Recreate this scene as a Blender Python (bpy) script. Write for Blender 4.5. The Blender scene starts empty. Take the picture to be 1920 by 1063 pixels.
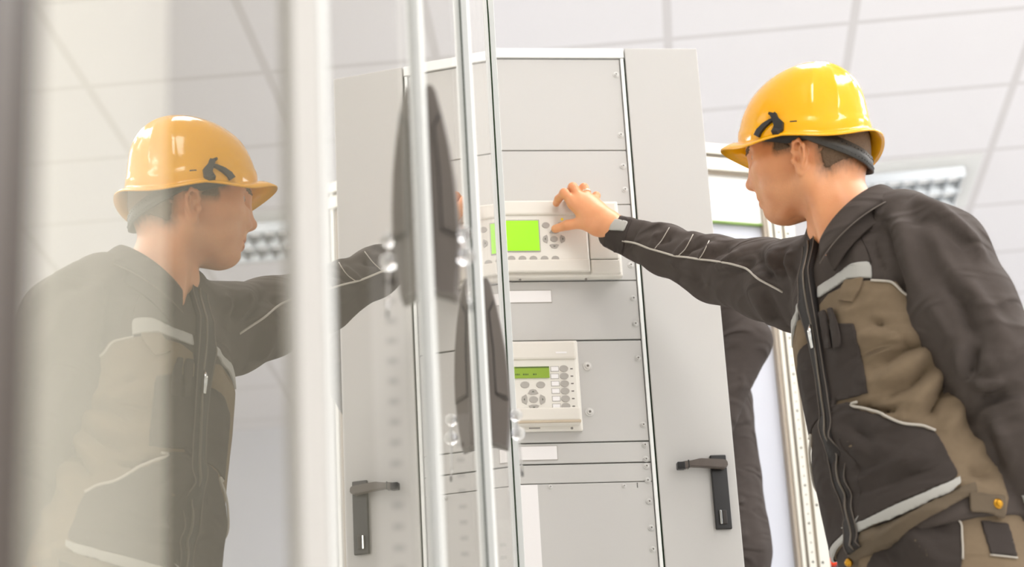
import bpy, bmesh, math, random
import numpy as np
from mathutils import Vector, Matrix, noise
from mathutils.bvhtree import BVHTree
sc = bpy.context.scene
COL = sc.collection
R_ = math.radians

# ------------------------------------------------------------------ camera, sky, lights, exposure
FPX = 3735.0; TILT = R_(19.07); ROLL = -0.05686; CZ = 0.30
_fw = np.array([0, math.cos(TILT), math.sin(TILT)]); _up = np.array([0, -math.sin(TILT), math.cos(TILT)]); _rt = np.array([1., 0, 0])
_c, _s = math.cos(ROLL), math.sin(ROLL)
CAMR = np.array([_c*_rt + _s*_up, -_s*_rt + _c*_up, _fw])
cam_d = bpy.data.cameras.new('camera'); cam = bpy.data.objects.new('camera', cam_d); COL.objects.link(cam)
cam_d.sensor_width = 36; cam_d.lens = FPX/1920*36; cam_d.clip_start = 0.02
mw = Matrix.Identity(4)
for i in range(3):
    mw[i][0] = CAMR[0][i]; mw[i][1] = CAMR[1][i]; mw[i][2] = -CAMR[2][i]
mw[0][3], mw[1][3], mw[2][3] = 0, 0, CZ
cam.matrix_world = mw
cam_d.dof.use_dof = True; cam_d.dof.focus_distance = 3.62; cam_d.dof.aperture_fstop = 4.0
sc.camera = cam
w = bpy.data.worlds.new('world'); sc.world = w; w.use_nodes = True
w.node_tree.nodes['Background'].inputs[0].default_value = (0.97, 0.98, 1.0, 1)
w.node_tree.nodes['Background'].inputs[1].default_value = 1.32
sc.view_settings.view_transform = 'Standard'; sc.view_settings.look = 'None'
sc.view_settings.gamma = 1; sc.view_settings.use_curve_mapping = False
sc.view_settings.exposure = -0.02
sc.cycles.use_denoising = True; sc.cycles.max_bounces = 10; sc.cycles.transparent_max_bounces = 16
sc.cycles.caustics_reflective = False; sc.cycles.caustics_refractive = False
def area(name, loc, size, power, aim, col=(1, 1, 1)):
    d = bpy.data.lights.new(name, 'AREA'); d.shape = 'RECTANGLE'; d.size, d.size_y = size; d.energy = power; d.color = col
    o = bpy.data.objects.new(name, d); COL.objects.link(o); o.location = loc
    o.rotation_euler = (Vector(aim) - Vector(loc)).to_track_quat('-Z', 'Y').to_euler(); return o
area('added_fill_area', (3.4, -1.2, 2.3), (2.4, 1.8), 55, (0.5, 3.2, 1.2), (1.0, 0.98, 0.95))  # added area lamp filling from the right; no window stands there

# ------------------------------------------------------------------ helpers
def ray(px, py):
    return np.array([(px-960)/FPX, -(py-531.5)/FPX, 1.]) @ CAMR
CAMP = np.array([0, 0, CZ])
def PY(px, py, Y):                       # the point where a sight line meets the vertical plane at depth Y
    d = ray(px, py); return d*(Y/d[1]) + CAMP
def project(P):
    q = (np.asarray(P) - CAMP) @ CAMR.T
    return np.stack([960 + FPX*q[..., 0]/q[..., 2], 531.5 - FPX*q[..., 1]/q[..., 2]], -1)

def mat(name, col, rough=.5, metal=0., spec=.5, noise_amt=0., scale=20., bump=0., bscale=200., coat=0., emit=None, estr=0., sss=0., sheen=0.):
    m = bpy.data.materials.new(name); m.use_nodes = True; nt = m.node_tree; b = nt.nodes['Principled BSDF']
    b.inputs['Base Color'].default_value = (*col, 1); b.inputs['Roughness'].default_value = rough
    b.inputs['Metallic'].default_value = metal; b.inputs['Specular IOR Level'].default_value = spec
    b.inputs['Coat Weight'].default_value = coat
    if sheen: b.inputs['Sheen Weight'].default_value = sheen
    if sss:
        b.inputs['Subsurface Weight'].default_value = sss; b.inputs['Subsurface Radius'].default_value = (.012, .004, .002)
        b.inputs['Subsurface Scale'].default_value = 0.6
    if emit:
        b.inputs['Emission Color'].default_value = (*emit, 1); b.inputs['Emission Strength'].default_value = estr
    if noise_amt or bump:
        tc = nt.nodes.new('ShaderNodeTexCoord')
    if noise_amt:
        n = nt.nodes.new('ShaderNodeTexNoise'); n.inputs['Scale'].default_value = scale; n.inputs['Detail'].default_value = 4
        nt.links.new(tc.outputs['Object'], n.inputs['Vector'])
        mx = nt.nodes.new('ShaderNodeMix'); mx.data_type = 'RGBA'
        mx.inputs['A'].default_value = (*[c*(1-noise_amt) for c in col], 1); mx.inputs['B'].default_value = (*[min(1, c*(1+noise_amt)) for c in col], 1)
        nt.links.new(n.outputs['Fac'], mx.inputs['Factor']); nt.links.new(mx.outputs['Result'], b.inputs['Base Color'])
    if bump:
        n2 = nt.nodes.new('ShaderNodeTexNoise'); n2.inputs['Scale'].default_value = bscale; n2.inputs['Detail'].default_value = 3
        nt.links.new(tc.outputs['Object'], n2.inputs['Vector'])
        bp = nt.nodes.new('ShaderNodeBump'); bp.inputs['Strength'].default_value = bump; bp.inputs['Distance'].default_value = .002
        nt.links.new(n2.outputs['Fac'], bp.inputs['Height']); nt.links.new(bp.outputs['Normal'], b.inputs['Normal'])
    return m
def srgb(r, g, b):
    return tuple(((c/255+.055)/1.055)**2.4 if c > 10 else c/255/12.92 for c in (r, g, b))

def link(name, me, parent=None, smooth=False):
    o = bpy.data.objects.new(name, me); COL.objects.link(o)
    if parent: o.parent = parent
    if smooth:
        for p in me.polygons: p.use_smooth = True
    return o
def obj(name, bm, material, parent=None, smooth=False):
    me = bpy.data.meshes.new(name); bm.to_mesh(me); bm.free()
    for m in (material if isinstance(material, (list, tuple)) else [material]): me.materials.append(m)
    return link(name, me, parent, smooth)
def np_obj(name, V, F, material, parent=None, smooth=True):
    me = bpy.data.meshes.new(name); me.from_pydata([tuple(v) for v in V], [], [tuple(int(i) for i in f) for f in F])
    for m in (material if isinstance(material, (list, tuple)) else [material]): me.materials.append(m)
    me.update(); return link(name, me, parent, smooth)
def tag(o, label, cat, group=None, kind=None):
    o['label'] = label; o['category'] = cat
    if group: o['group'] = group
    if kind: o['kind'] = kind
    return o
def empty(name, loc=(0, 0, 0), rz=0):
    o = bpy.data.objects.new(name, None); COL.objects.link(o); o.location = loc; o.rotation_euler = (0, 0, rz); o.empty_display_size = .1
    return o
def struct(o): o['kind'] = 'structure'; return o

def bm_box(bm, lo, hi, bev=0, mi=0, seg=2):
    vs = [bm.verts.new((x, y, z)) for x in (lo[0], hi[0]) for y in (lo[1], hi[1]) for z in (lo[2], hi[2])]
    fs = [bm.faces.new([vs[i] for i in f]) for f in ((0, 1, 3, 2), (4, 6, 7, 5), (0, 4, 5, 1), (2, 3, 7, 6), (0, 2, 6, 4), (1, 5, 7, 3))]
    for f in fs: f.material_index = mi
    if bev:
        es = list({e for f in fs for e in f.edges})
        bmesh.ops.bevel(bm, geom=es, offset=bev, segments=seg, affect='EDGES', profile=.5, material=-1)
    return bm
def box(name, lo, hi, m, parent=None, bev=0):
    return obj(name, bm_box(bmesh.new(), lo, hi, bev), m, parent)
def bm_prism(bm, pts, axis, a, b, mi=0):
    """extrude a 2-D outline along axis (0,1,2) between a and b"""
    def P(p, t):
        q = [0, 0, 0]; k = [i for i in range(3) if i != axis]; q[k[0]], q[k[1]] = p; q[axis] = t; return q
    A = [bm.verts.new(P(p, a)) for p in pts]; B = [bm.verts.new(P(p, b)) for p in pts]
    n = len(pts); fs = [bm.faces.new(A), bm.faces.new(B[::-1])]
    for i in range(n): fs.append(bm.faces.new((A[i], B[i], B[(i+1) % n], A[(i+1) % n])))
    for f in fs: f.material_index = mi
    bmesh.ops.recalc_face_normals(bm, faces=fs)
    return fs
def bm_cyl(bm, c, axis, r, h, n=20, r2=None, mi=0, sx=1., sz=1.):
    """cylinder/cone from point c along unit axis, length h"""
    ax = Vector(axis).normalized(); q = Vector((0, 0, 1)).rotation_difference(ax)
    r2 = r if r2 is None else r2
    A, B = [], []
    for i in range(n):
        t = 2*math.pi*i/n
        A.append(bm.verts.new(Vector(c) + q @ Vector((r*math.cos(t)*sx, r*math.sin(t)*sz, 0))))
        B.append(bm.verts.new(Vector(c) + q @ Vector((r2*math.cos(t)*sx, r2*math.sin(t)*sz, h))))
    fs = [bm.faces.new(A[::-1]), bm.faces.new(B)]
    for i in range(n): fs.append(bm.faces.new((A[i], A[(i+1) % n], B[(i+1) % n], B[i])))
    for f in fs: f.material_index = mi
    return fs
def bm_tube(bm, pts, r, n=8, mi=0, closed=False):
    pts = [Vector(p) for p in pts]; rings = []; N = len(pts)
    rr = r if isinstance(r, (list, tuple)) else [r]*N
    prev = None
    for i, p in enumerate(pts):
        t = (pts[min(i+1, N-1)] - pts[max(i-1, 0)]).normalized()
        if prev is None:
            a = t.orthogonal().normalized()
        else:
            a = (prev - t*prev.dot(t)); a = a.normalized() if a.length > 1e-6 else t.orthogonal().normalized()
        prev = a; b = t.cross(a)
        rings.append([bm.verts.new(p + (a*math.cos(2*math.pi*k/n) + b*math.sin(2*math.pi*k/n))*rr[i]) for k in range(n)])
    for i in range(N-1):
        for k in range(n):
            f = bm.faces.new((rings[i][k], rings[i][(k+1) % n], rings[i+1][(k+1) % n], rings[i+1][k])); f.material_index = mi; f.smooth = True
    f = bm.faces.new(rings[0][::-1]); f.material_index = mi
    f = bm.faces.new(rings[-1]); f.material_index = mi
def bm_sphere(bm, c, r, u=16, v=10, sc3=(1, 1, 1)):
    g = bmesh.ops.create_uvsphere(bm, u_segments=u, v_segments=v, radius=r)
    for q in g['verts']: q.co = Vector((q.co.x*sc3[0], q.co.y*sc3[1], q.co.z*sc3[2])) + Vector(c)
    for f in {f for q in g['verts'] for f in q.link_faces}: f.smooth = True

# ------------------------------------------------------------------ implicit surfaces
def sm(a, b, k): h = np.clip(.5+.5*(b-a)/k, 0, 1); return b*(1-h)+a*h-k*h*(1-h)
def smsub(a, b, k): return -sm(-a, b, k)          # a minus b
def ell(p, c, r):
    q = p - np.array(c, np.float32); r = np.array(r, np.float32)
    k0 = np.sqrt(((q/r)**2).sum(-1)); k1 = np.sqrt(((q/r**2)**2).sum(-1)) + 1e-9
    return k0*(k0-1)/k1
def caps(p, a, b, ra, rb=None):
    rb = ra if rb is None else rb
    a = np.array(a, np.float32); b = np.array(b, np.float32); ba = b-a
    h = np.clip(((p-a) @ ba)/(ba@ba), 0, 1)
    return np.sqrt(((p-a-h[..., None]*ba)**2).sum(-1)) - (ra+(rb-ra)*h)
def grid(lo, hi, h):
    ax = [np.arange(lo[i], hi[i]+h, h, dtype=np.float32) for i in range(3)]
    return np.stack(np.meshgrid(*ax, indexing='ij'), -1)
def nets(F, lo, h):
    """naive surface nets"""
    S = F < 0; nx, ny, nz = F.shape
    cnt = np.zeros((nx-1, ny-1, nz-1), np.int32); acc = np.zeros((nx-1, ny-1, nz-1, 3), np.float32)
    cor = [(i, j, k) for i in (0, 1) for j in (0, 1) for k in (0, 1)]
    def sl(A, c): return A[c[0]:nx-1+c[0], c[1]:ny-1+c[1], c[2]:nz-1+c[2]]
    for c in cor:
        for ax in range(3):
            if c[ax]: continue
            d = list(c); d[ax] = 1
            fa, fb = sl(F, c), sl(F, d); cr = sl(S, c) != sl(S, d)
            t = np.where(cr, fa/np.where(cr, fa-fb, 1), 0)
            cnt += cr
            for q in range(3):
                acc[..., q] += np.where(cr, c[q] + (t if q == ax else 0), 0)
    idx = -np.ones(cnt.shape, np.int64); act = cnt > 0; idx[act] = np.arange(act.sum())
    V = acc[act]/cnt[act][:, None] + np.argwhere(act); V = V*h + np.array(lo)
    Q = []
    for ax in range(3):
        o = [a for a in range(3) if a != ax]
        s0 = [slice(1, -1)]*3; s0[ax] = slice(0, -1); s1 = list(s0); s1[ax] = slice(1, None)
        a, b = S[tuple(s0)], S[tuple(s1)]; cr = np.argwhere(a != b); sg = a[a != b]
        if not len(cr): continue
        base = cr.copy(); base[:, o[0]] += 1; base[:, o[1]] += 1
        def at(d0, d1):
            q = base.copy(); q[:, o[0]] -= d0; q[:, o[1]] -= d1; return idx[q[:, 0], q[:, 1], q[:, 2]]
        f = np.stack([at(1, 1), at(0, 1), at(0, 0), at(1, 0)], 1)
        flip = sg if ax != 1 else ~sg
        f[~flip] = f[~flip][:, ::-1]; Q.append(f)
    return V, np.concatenate(Q)
def sdf_mesh(fn, lo, hi, h):
    return nets(fn(grid(lo, hi, h)), lo, h)
def vert_normals(V, F):
    n = np.cross(V[F[:, 2]]-V[F[:, 0]], V[F[:, 3]]-V[F[:, 1]]); N = np.zeros_like(V)
    for k in range(4): np.add.at(N, F[:, k], n)
    return N/(np.linalg.norm(N, axis=1)[:, None]+1e-12)

# ------------------------------------------------------------------ materials
M = {}
M['ceiling_wall'] = mat('wall paint', srgb(236, 237, 241), .8)
M['floor'] = mat('pale vinyl', srgb(222, 221, 218), .35, noise_amt=.05, scale=3)
M['steel'] = mat('powder coated light grey', srgb(195, 192, 187), .42, noise_amt=.015, scale=6, bump=.08, bscale=900)
M['steel_white'] = mat('powder coated white', srgb(240, 240, 236), .4)
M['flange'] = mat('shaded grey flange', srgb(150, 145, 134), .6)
M['interior'] = mat('white interior plate', srgb(240, 236, 226), .5)
M['plastic'] = mat('ivory plastic', srgb(228, 223, 213), .4, noise_amt=.01, scale=9)
M['plastic_dim'] = mat('ivory plastic cover', srgb(222, 216, 205), .35)
M['label'] = mat('white label paper', srgb(238, 234, 232), .6)
M['gap'] = mat('dark gap', srgb(70, 70, 62), .8)
M['edge'] = mat('green glass edge', srgb(38, 50, 34), .9, spec=0.)
M['stile'] = mat('pale grey stile', srgb(188, 184, 178), .8, spec=.1)
M['inner_wall'] = mat('pale blue grey panel', srgb(192, 194, 202), .7)
M['screw'] = mat('zinc screw', srgb(214, 212, 207), .3, metal=.25)
M['screw_dark'] = mat('screw recess', srgb(112, 106, 98), .6)
M['black'] = mat('black plastic', srgb(30, 28, 26), .35)
M['lever'] = mat('worn dark lever', srgb(92, 82, 74), .35, noise_amt=.2, scale=60)
M['handle'] = mat('dark grey handle plastic', srgb(100, 92, 85), .5, noise_amt=.04, scale=30)
M['handle_dark'] = mat('handle groove', srgb(52, 46, 42), .6)
M['button'] = mat('grey rubber button', srgb(172, 166, 158), .6)
M['arrow'] = mat('button arrow', srgb(86, 92, 78), .6)
M['lcd'] = mat('lit green display', srgb(140, 215, 10), .3, emit=srgb(165, 212, 4), estr=.36)
M['lcd2'] = mat('olive display', srgb(126, 152, 40), .3, emit=srgb(126, 152, 40), estr=.25)
M['lcd2_dark'] = mat('display characters', srgb(78, 98, 30), .4)
M['chrome'] = mat('chrome', (.75, .75, .72), .12, metal=1)
M['led'] = mat('yellow lamp', srgb(215, 190, 30), .3, emit=srgb(220, 190, 20), estr=.4)
M['shell'] = mat('yellow helmet plastic', srgb(255, 180, 0), .15, coat=.25, spec=.4)
M['strap'] = mat('black webbing', srgb(36, 33, 31), .55)
M['band'] = mat('grey headband plastic', srgb(66, 63, 58), .5)
M['jacket'] = mat('charcoal work fabric', srgb(78, 70, 65), .82, noise_amt=.07, scale=90, bump=.25, bscale=900, spec=.15)
M['jacket2'] = mat('charcoal pocket fabric', srgb(66, 59, 55), .82, noise_amt=.07, scale=90, bump=.25, bscale=900, spec=.15)
M['khaki'] = mat('khaki work fabric', srgb(126, 109, 88), .85, noise_amt=.08, scale=80, bump=.3, bscale=900, spec=.15)
M['hem'] = mat('olive khaki band', srgb(100, 86, 68), .85, noise_amt=.08, scale=80, bump=.25, bscale=900)
M['reflective'] = mat('grey reflective tape', srgb(176, 173, 166), .5)
M['piping'] = mat('light grey piping', srgb(186, 178, 166), .6)
M['seam'] = mat('taupe seam', srgb(98, 88, 79), .7)
M['dark_cloth'] = mat('near black placket', srgb(46, 41, 38), .85)
M['brass'] = mat('brass button', srgb(205, 150, 45), .3, metal=.8)
M['zip'] = mat('zip metal', srgb(105, 96, 86), .35, metal=.7)
M['acrylic'] = mat('clear acrylic', (.95, .95, .95), .06)
M['orange'] = mat('orange red plastic', srgb(250, 70, 20), .4)
M['dark_box'] = mat('dark grey enamel', srgb(92, 86, 92), .5)
M['shadowed'] = mat('dark bronze profile', srgb(72, 60, 48), .5)  # dark brown carries the shadow on the row's near end profile
M['lens_white'] = mat('eye white', srgb(215, 205, 198), .2)
M['iris'] = mat('iris', srgb(60, 60, 62), .15)
M['gold'] = mat('ring metal', srgb(232, 216, 190), .2, metal=.9)
M['shoe'] = mat('black leather', srgb(34, 31, 29), .5)
M['louvre'] = mat('louvre aluminium', srgb(196, 200, 202), .25, metal=.9)
M['trough'] = mat('luminaire trough', srgb(120, 128, 132), .4, metal=.4)
M['tube'] = mat('fluorescent tube', (.9, .9, .9), .3, emit=(1, .98, .94), estr=.5)
M['diffuser'] = mat('added lamp diffuser', (1, 1, 1), .5, emit=(1, .99, .975), estr=15)
M['strip'] = mat('added fill strip', (1, 1, 1), .5, emit=(1, .96, .88), estr=3.5)
M['black_hole'] = mat('punched hole', srgb(40, 38, 32), .8)
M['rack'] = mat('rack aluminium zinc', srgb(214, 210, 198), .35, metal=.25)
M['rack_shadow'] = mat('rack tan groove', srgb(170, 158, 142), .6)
M['fringe_green'] = mat('green fringe', srgb(120, 150, 70), .5)
def creases(m, scale, dist, strength):
    nt = m.node_tree; b = nt.nodes['Principled BSDF']; tc = nt.nodes.new('ShaderNodeTexCoord')
    wv = nt.nodes.new('ShaderNodeTexNoise'); wv.inputs['Scale'].default_value = scale; wv.inputs['Detail'].default_value = 3; wv.inputs['Distortion'].default_value = 1.2
    try: wv.noise_type = 'RIDGED_MULTIFRACTAL'
    except Exception: pass
    mp = nt.nodes.new('ShaderNodeMapping'); mp.inputs['Rotation'].default_value = (0, R_(35), R_(20)); mp.inputs['Scale'].default_value = (1, 1, 2.2)
    nt.links.new(tc.outputs['Object'], mp.inputs[0]); nt.links.new(mp.outputs[0], wv.inputs['Vector'])
    bp = nt.nodes.new('ShaderNodeBump'); bp.inputs['Strength'].default_value = strength; bp.inputs['Distance'].default_value = dist
    nt.links.new(wv.outputs['Fac'], bp.inputs['Height'])
    old = b.inputs['Normal'].links[0].from_node if b.inputs['Normal'].links else None
    if old: nt.links.new(bp.outputs['Normal'], old.inputs['Normal'])
    else: nt.links.new(bp.outputs['Normal'], b.inputs['Normal'])
for q_ in ('jacket', 'jacket2', 'khaki', 'hem'): creases(M[q_], 9, .020, .75)
# glass: reflects by the angle of view, lets the rest through
def glass_mat(name, tint, front):
    m = bpy.data.materials.new(name); m.use_nodes = True; nt = m.node_tree
    for n in list(nt.nodes): nt.nodes.remove(n)
    out = nt.nodes.new('ShaderNodeOutputMaterial'); tr = nt.nodes.new('ShaderNodeBsdfTransparent'); tr.inputs[0].default_value = (*tint, 1)
    if not front:
        nt.links.new(tr.outputs[0], out.inputs[0]); return m
    gl = nt.nodes.new('ShaderNodeBsdfGlossy'); gl.inputs['Roughness'].default_value = 0.0; gl.inputs['Color'].default_value = (.98, .97, .95, 1)
    lw = nt.nodes.new('ShaderNodeLayerWeight'); lw.inputs['Blend'].default_value = .5
    def mth(op, a, b):
        n = nt.nodes.new('ShaderNodeMath'); n.operation = op
        for k, v in enumerate((a, b)):
            if v is None: continue
            if isinstance(v, (int, float)): n.inputs[k].default_value = v
            else: nt.links.new(v, n.inputs[k])
        return n.outputs[0]
    p5 = mth('POWER', lw.outputs['Facing'], 5.0)
    r = mth('ADD', mth('MULTIPLY', p5, .96), .04)
    both = mth('DIVIDE', mth('MULTIPLY', r, 2.0), mth('ADD', r, 1.0))     # both faces of the pane together
    mx = nt.nodes.new('ShaderNodeMixShader'); nt.links.new(both, mx.inputs[0]); nt.links.new(tr.outputs[0], mx.inputs[1]); nt.links.new(gl.outputs[0], mx.inputs[2])
    nt.links.new(mx.outputs[0], out.inputs[0]); return m
M['glass'] = glass_mat('pane front', (.97, .98, .96), True)
M['glass_veiled'] = glass_mat('veiled pane front', (.97, .98, .96), True)
nt = M['glass_veiled'].node_tree; out = [n for n in nt.nodes if n.type == 'OUTPUT_MATERIAL'][0]; src = out.inputs[0].links[0].from_socket
df = nt.nodes.new('ShaderNodeBsdfDiffuse'); df.inputs[0].default_value = (.86, .84, .82, 1); m2 = nt.nodes.new('ShaderNodeMixShader')
tc = nt.nodes.new('ShaderNodeTexCoord'); mp = nt.nodes.new('ShaderNodeMapping'); mp.inputs['Scale'].default_value = (26, 26, 4.5); nz_ = nt.nodes.new('ShaderNodeTexNoise'); nz_.inputs['Scale'].default_value = 3.0; nz_.inputs['Detail'].default_value = 5
ma = nt.nodes.new('ShaderNodeMath'); ma.operation = 'MULTIPLY_ADD'; ma.inputs[1].default_value = .34; ma.inputs[2].default_value = -.02      # smudge streaks plus a pale veil painted in to fade the reflection
nt.links.new(tc.outputs['Object'], mp.inputs[0]); nt.links.new(mp.outputs[0], nz_.inputs['Vector']); nt.links.new(nz_.outputs['Fac'], ma.inputs[0]); nt.links.new(ma.outputs[0], m2.inputs[0])
nt.links.new(src, m2.inputs[1]); nt.links.new(df.outputs[0], m2.inputs[2]); nt.links.new(m2.outputs[0], out.inputs[0])
M['glass_back'] = glass_mat('pane back', (1, 1, 1), False)
def skin_mat():
    m = mat('skin', srgb(226, 164, 120), .42, sss=.12, bump=.12, bscale=500); nt = m.node_tree; b = nt.nodes['Principled BSDF']
    # short hair roots fade into the skin
    a = nt.nodes.new('ShaderNodeAttribute'); a.attribute_name = 'hair_mask'
    tc = nt.nodes.new('ShaderNodeTexCoord'); mp = nt.nodes.new('ShaderNodeMapping'); mp.inputs['Scale'].default_value = (1, 1, .35); nt.links.new(tc.outputs['Object'], mp.inputs[0])
    n = nt.nodes.new('ShaderNodeTexNoise'); n.inputs['Scale'].default_value = 420; n.inputs['Detail'].default_value = 2; nt.links.new(mp.outputs[0], n.inputs['Vector'])
    f1 = nt.nodes.new('ShaderNodeMath'); f1.operation = 'MULTIPLY_ADD'; nt.links.new(n.outputs['Fac'], f1.inputs[0]); f1.inputs[1].default_value = .9; f1.inputs[2].default_value = .35
    f2 = nt.nodes.new('ShaderNodeMath'); f2.operation = 'MULTIPLY'; f2.use_clamp = True; nt.links.new(f1.outputs[0], f2.inputs[0]); nt.links.new(a.outputs['Fac'], f2.inputs[1])
    n2 = nt.nodes.new('ShaderNodeTexNoise'); n2.inputs['Scale'].default_value = 28; nt.links.new(tc.outputs['Object'], n2.inputs['Vector'])
    m0 = nt.nodes.new('ShaderNodeMix'); m0.data_type = 'RGBA'; m0.inputs['A'].default_value = (*srgb(216, 142, 94), 1); m0.inputs['B'].default_value = (*srgb(236, 170, 122), 1); nt.links.new(n2.outputs['Fac'], m0.inputs['Factor'])
    mx = nt.nodes.new('ShaderNodeMix'); mx.data_type = 'RGBA'; nt.links.new(m0.outputs['Result'], mx.inputs['A']); mx.inputs['B'].default_value = (*srgb(104, 80, 58), 1); nt.links.new(f2.outputs[0], mx.inputs['Factor'])
    a2 = nt.nodes.new('ShaderNodeAttribute'); a2.attribute_name = 'lip_mask'
    mx2 = nt.nodes.new('ShaderNodeMix'); mx2.data_type = 'RGBA'; nt.links.new(mx.outputs['Result'], mx2.inputs['A']); mx2.inputs['B'].default_value = (*srgb(198, 112, 88), 1); nt.links.new(a2.outputs['Fac'], mx2.inputs['Factor'])
    nt.links.new(mx2.outputs['Result'], b.inputs['Base Color'])
    return m
M['skin'] = skin_mat()
M['lip'] = mat('lip skin', srgb(205, 122, 98), .4, sss=.1)
M['hair'] = mat('short brown hair', srgb(112, 88, 65), .7, noise_amt=.35, scale=350, bump=.9, bscale=700)
def ceiling_mat():
    m = mat('ceiling tiles', srgb(246, 243, 244), .85); nt = m.node_tree; b = nt.nodes['Principled BSDF']
    tc = nt.nodes.new('ShaderNodeTexCoord'); sx = nt.nodes.new('ShaderNodeSeparateXYZ'); nt.links.new(tc.outputs['Object'], sx.inputs[0])
    def mth(op, a, c):
        n = nt.nodes.new('ShaderNodeMath'); n.operation = op
        for k, v in enumerate((a, c)):
            if isinstance(v, (int, float)): n.inputs[k].default_value = v
            else: nt.links.new(v, n.inputs[k])
        return n.outputs[0]
    def line(ch, off, wd):
        f = mth('FRACT', mth('DIVIDE', mth('SUBTRACT', ch, off - TILE*40 + TILE/2), TILE), 0)
        return mth('LESS_THAN', mth('ABSOLUTE', mth('SUBTRACT', f, .5), 0), wd/TILE/2)
    g = mth('MAXIMUM', line(sx.outputs[0], LV0, .034), line(sx.outputs[1], CU0, .030))
    mx = nt.nodes.new('ShaderNodeMix'); mx.data_type = 'RGBA'; mx.inputs['A'].default_value = (*srgb(246, 243, 244), 1); mx.inputs['B'].default_value = (*srgb(226, 222, 221), 1)
    nt.links.new(g, mx.inputs['Factor']); nt.links.new(mx.outputs['Result'], b.inputs['Base Color'])
    return m

# ------------------------------------------------------------------ room
TILE = .7122; LV0 = .1468; CU0 = 7.008; CEIL = 3.673; CROT = -R_(4.163)
M['ceiling'] = ceiling_mat()
room = [(-5.0, -3.0), (6.0, -3.0), (6.0, 13.0), (-5.0, 13.0)]
o = struct(obj('ceiling', bm_box(bmesh.new(), (-6, -4, 0), (7, 15, .06)), M['ceiling'])); o.location = (0, 0, CEIL); o.rotation_euler = (0, 0, CROT)
struct(box('floor', (-7, -6, -.1), (8, 15, 0), M['floor']))
o = struct(obj('wall_back', bm_box(bmesh.new(), (-8, 12.2, 0), (9, 12.35, CEIL)), M['ceiling_wall'])); o.rotation_euler = (0, 0, CROT)
o = struct(obj('unseen_wall_front', bm_box(bmesh.new(), (-8, -3.6, 0), (9, -3.45, CEIL)), M['ceiling_wall'])); o.rotation_euler = (0, 0, CROT)  # unseen wall, added to cut the light on the relay panel
# ceiling luminaires: local x = across the tiles, y = along
def ctile(x, y): 
    c, s = math.cos(CROT), math.sin(CROT); return (c*x - s*y, s*x + c*y)
def louvre_light(kx, ky, label):
    x0 = LV0 + TILE*kx; y0 = CU0 + TILE*ky; t = empty('ceiling_light', (*ctile(x0, y0), CEIL), CROT)
    tag(t, label, 'ceiling light')
    W_, H_ = TILE*2, TILE
    b = bmesh.new()
    bm_box(b, (.03, .03, -.012), (W_-.03, .16, 0)); bm_box(b, (.03, H_-.16, -.012), (W_-.03, H_-.03, 0))
    bm_box(b, (.03, .16, -.012), (.10, H_-.16, 0)); bm_box(b, (W_-.10, .16, -.012), (W_-.03, H_-.16, 0))
    obj('frame', b, M['steel_white'], t)
    box('trough', (.10, .16, -.004), (W_-.10, H_-.16, -.001), M['trough'], t)
    b = bmesh.new()
    ya = [.165, .355, .545]
    for y in ya: bm_prism(b, [(y-.006, -.055), (y+.006, -.055), (y+.02, -.005), (y-.02, -.005)], 0, .10, W_-.10)
    for i in range(19):
        x = .11 + (W_-.22)*i/18
        for k in range(2): bm_prism(b, [(x-.003, -.052), (x+.003, -.052), (x+.012, -.006), (x-.012, -.006)], 1, ya[k], ya[k+1])
    obj('louvre', b, M['louvre'], t)
    for k in range(2):
        b = bmesh.new(); bm_cyl(b, (.12, (ya[k]+ya[k+1])/2, -.022), (1, 0, 0), .010, W_-.24, 12); obj('fluorescent_tube', b, M['tube'], t)
louvre_light(0, 2, 'square louvre ceiling light behind the hard hat, with two rows of silver reflector cells')
def added_panel_light(kx, ky, label):  # added lamps out of view that raise the room's brightness
    x0 = LV0 + TILE*kx; y0 = CU0 + TILE*ky; t = empty('ceiling_light', (*ctile(x0, y0), CEIL), CROT)
    tag(t, label, 'ceiling light', 'added lights overhead')
    b = bmesh.new(); W_, H_ = TILE, TILE*2
    bm_box(b, (.03, .03, -.015), (W_-.03, .08, 0)); bm_box(b, (.03, H_-.08, -.015), (W_-.03, H_-.03, 0))
    bm_box(b, (.03, .08, -.015), (.08, H_-.08, 0)); bm_box(b, (W_-.08, .08, -.015), (W_-.03, H_-.08, 0))
    obj('frame', b, M['steel_white'], t); box('diffuser', (.08, .08, -.010), (W_-.08, H_-.08, -.004), M['diffuser'], t)
for kx, ky in ((0, -5), (3, -5), (6, -5), (0, -9), (3, -9), (7, -1), (7, 3), (-6, 3), (-6, -1), (-6, -4), (2, -3), (4, -3), (2, -6)):
    added_panel_light(kx, ky, 'bright rectangular diffuser ceiling light overhead, beyond the photo\'s edge')

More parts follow.
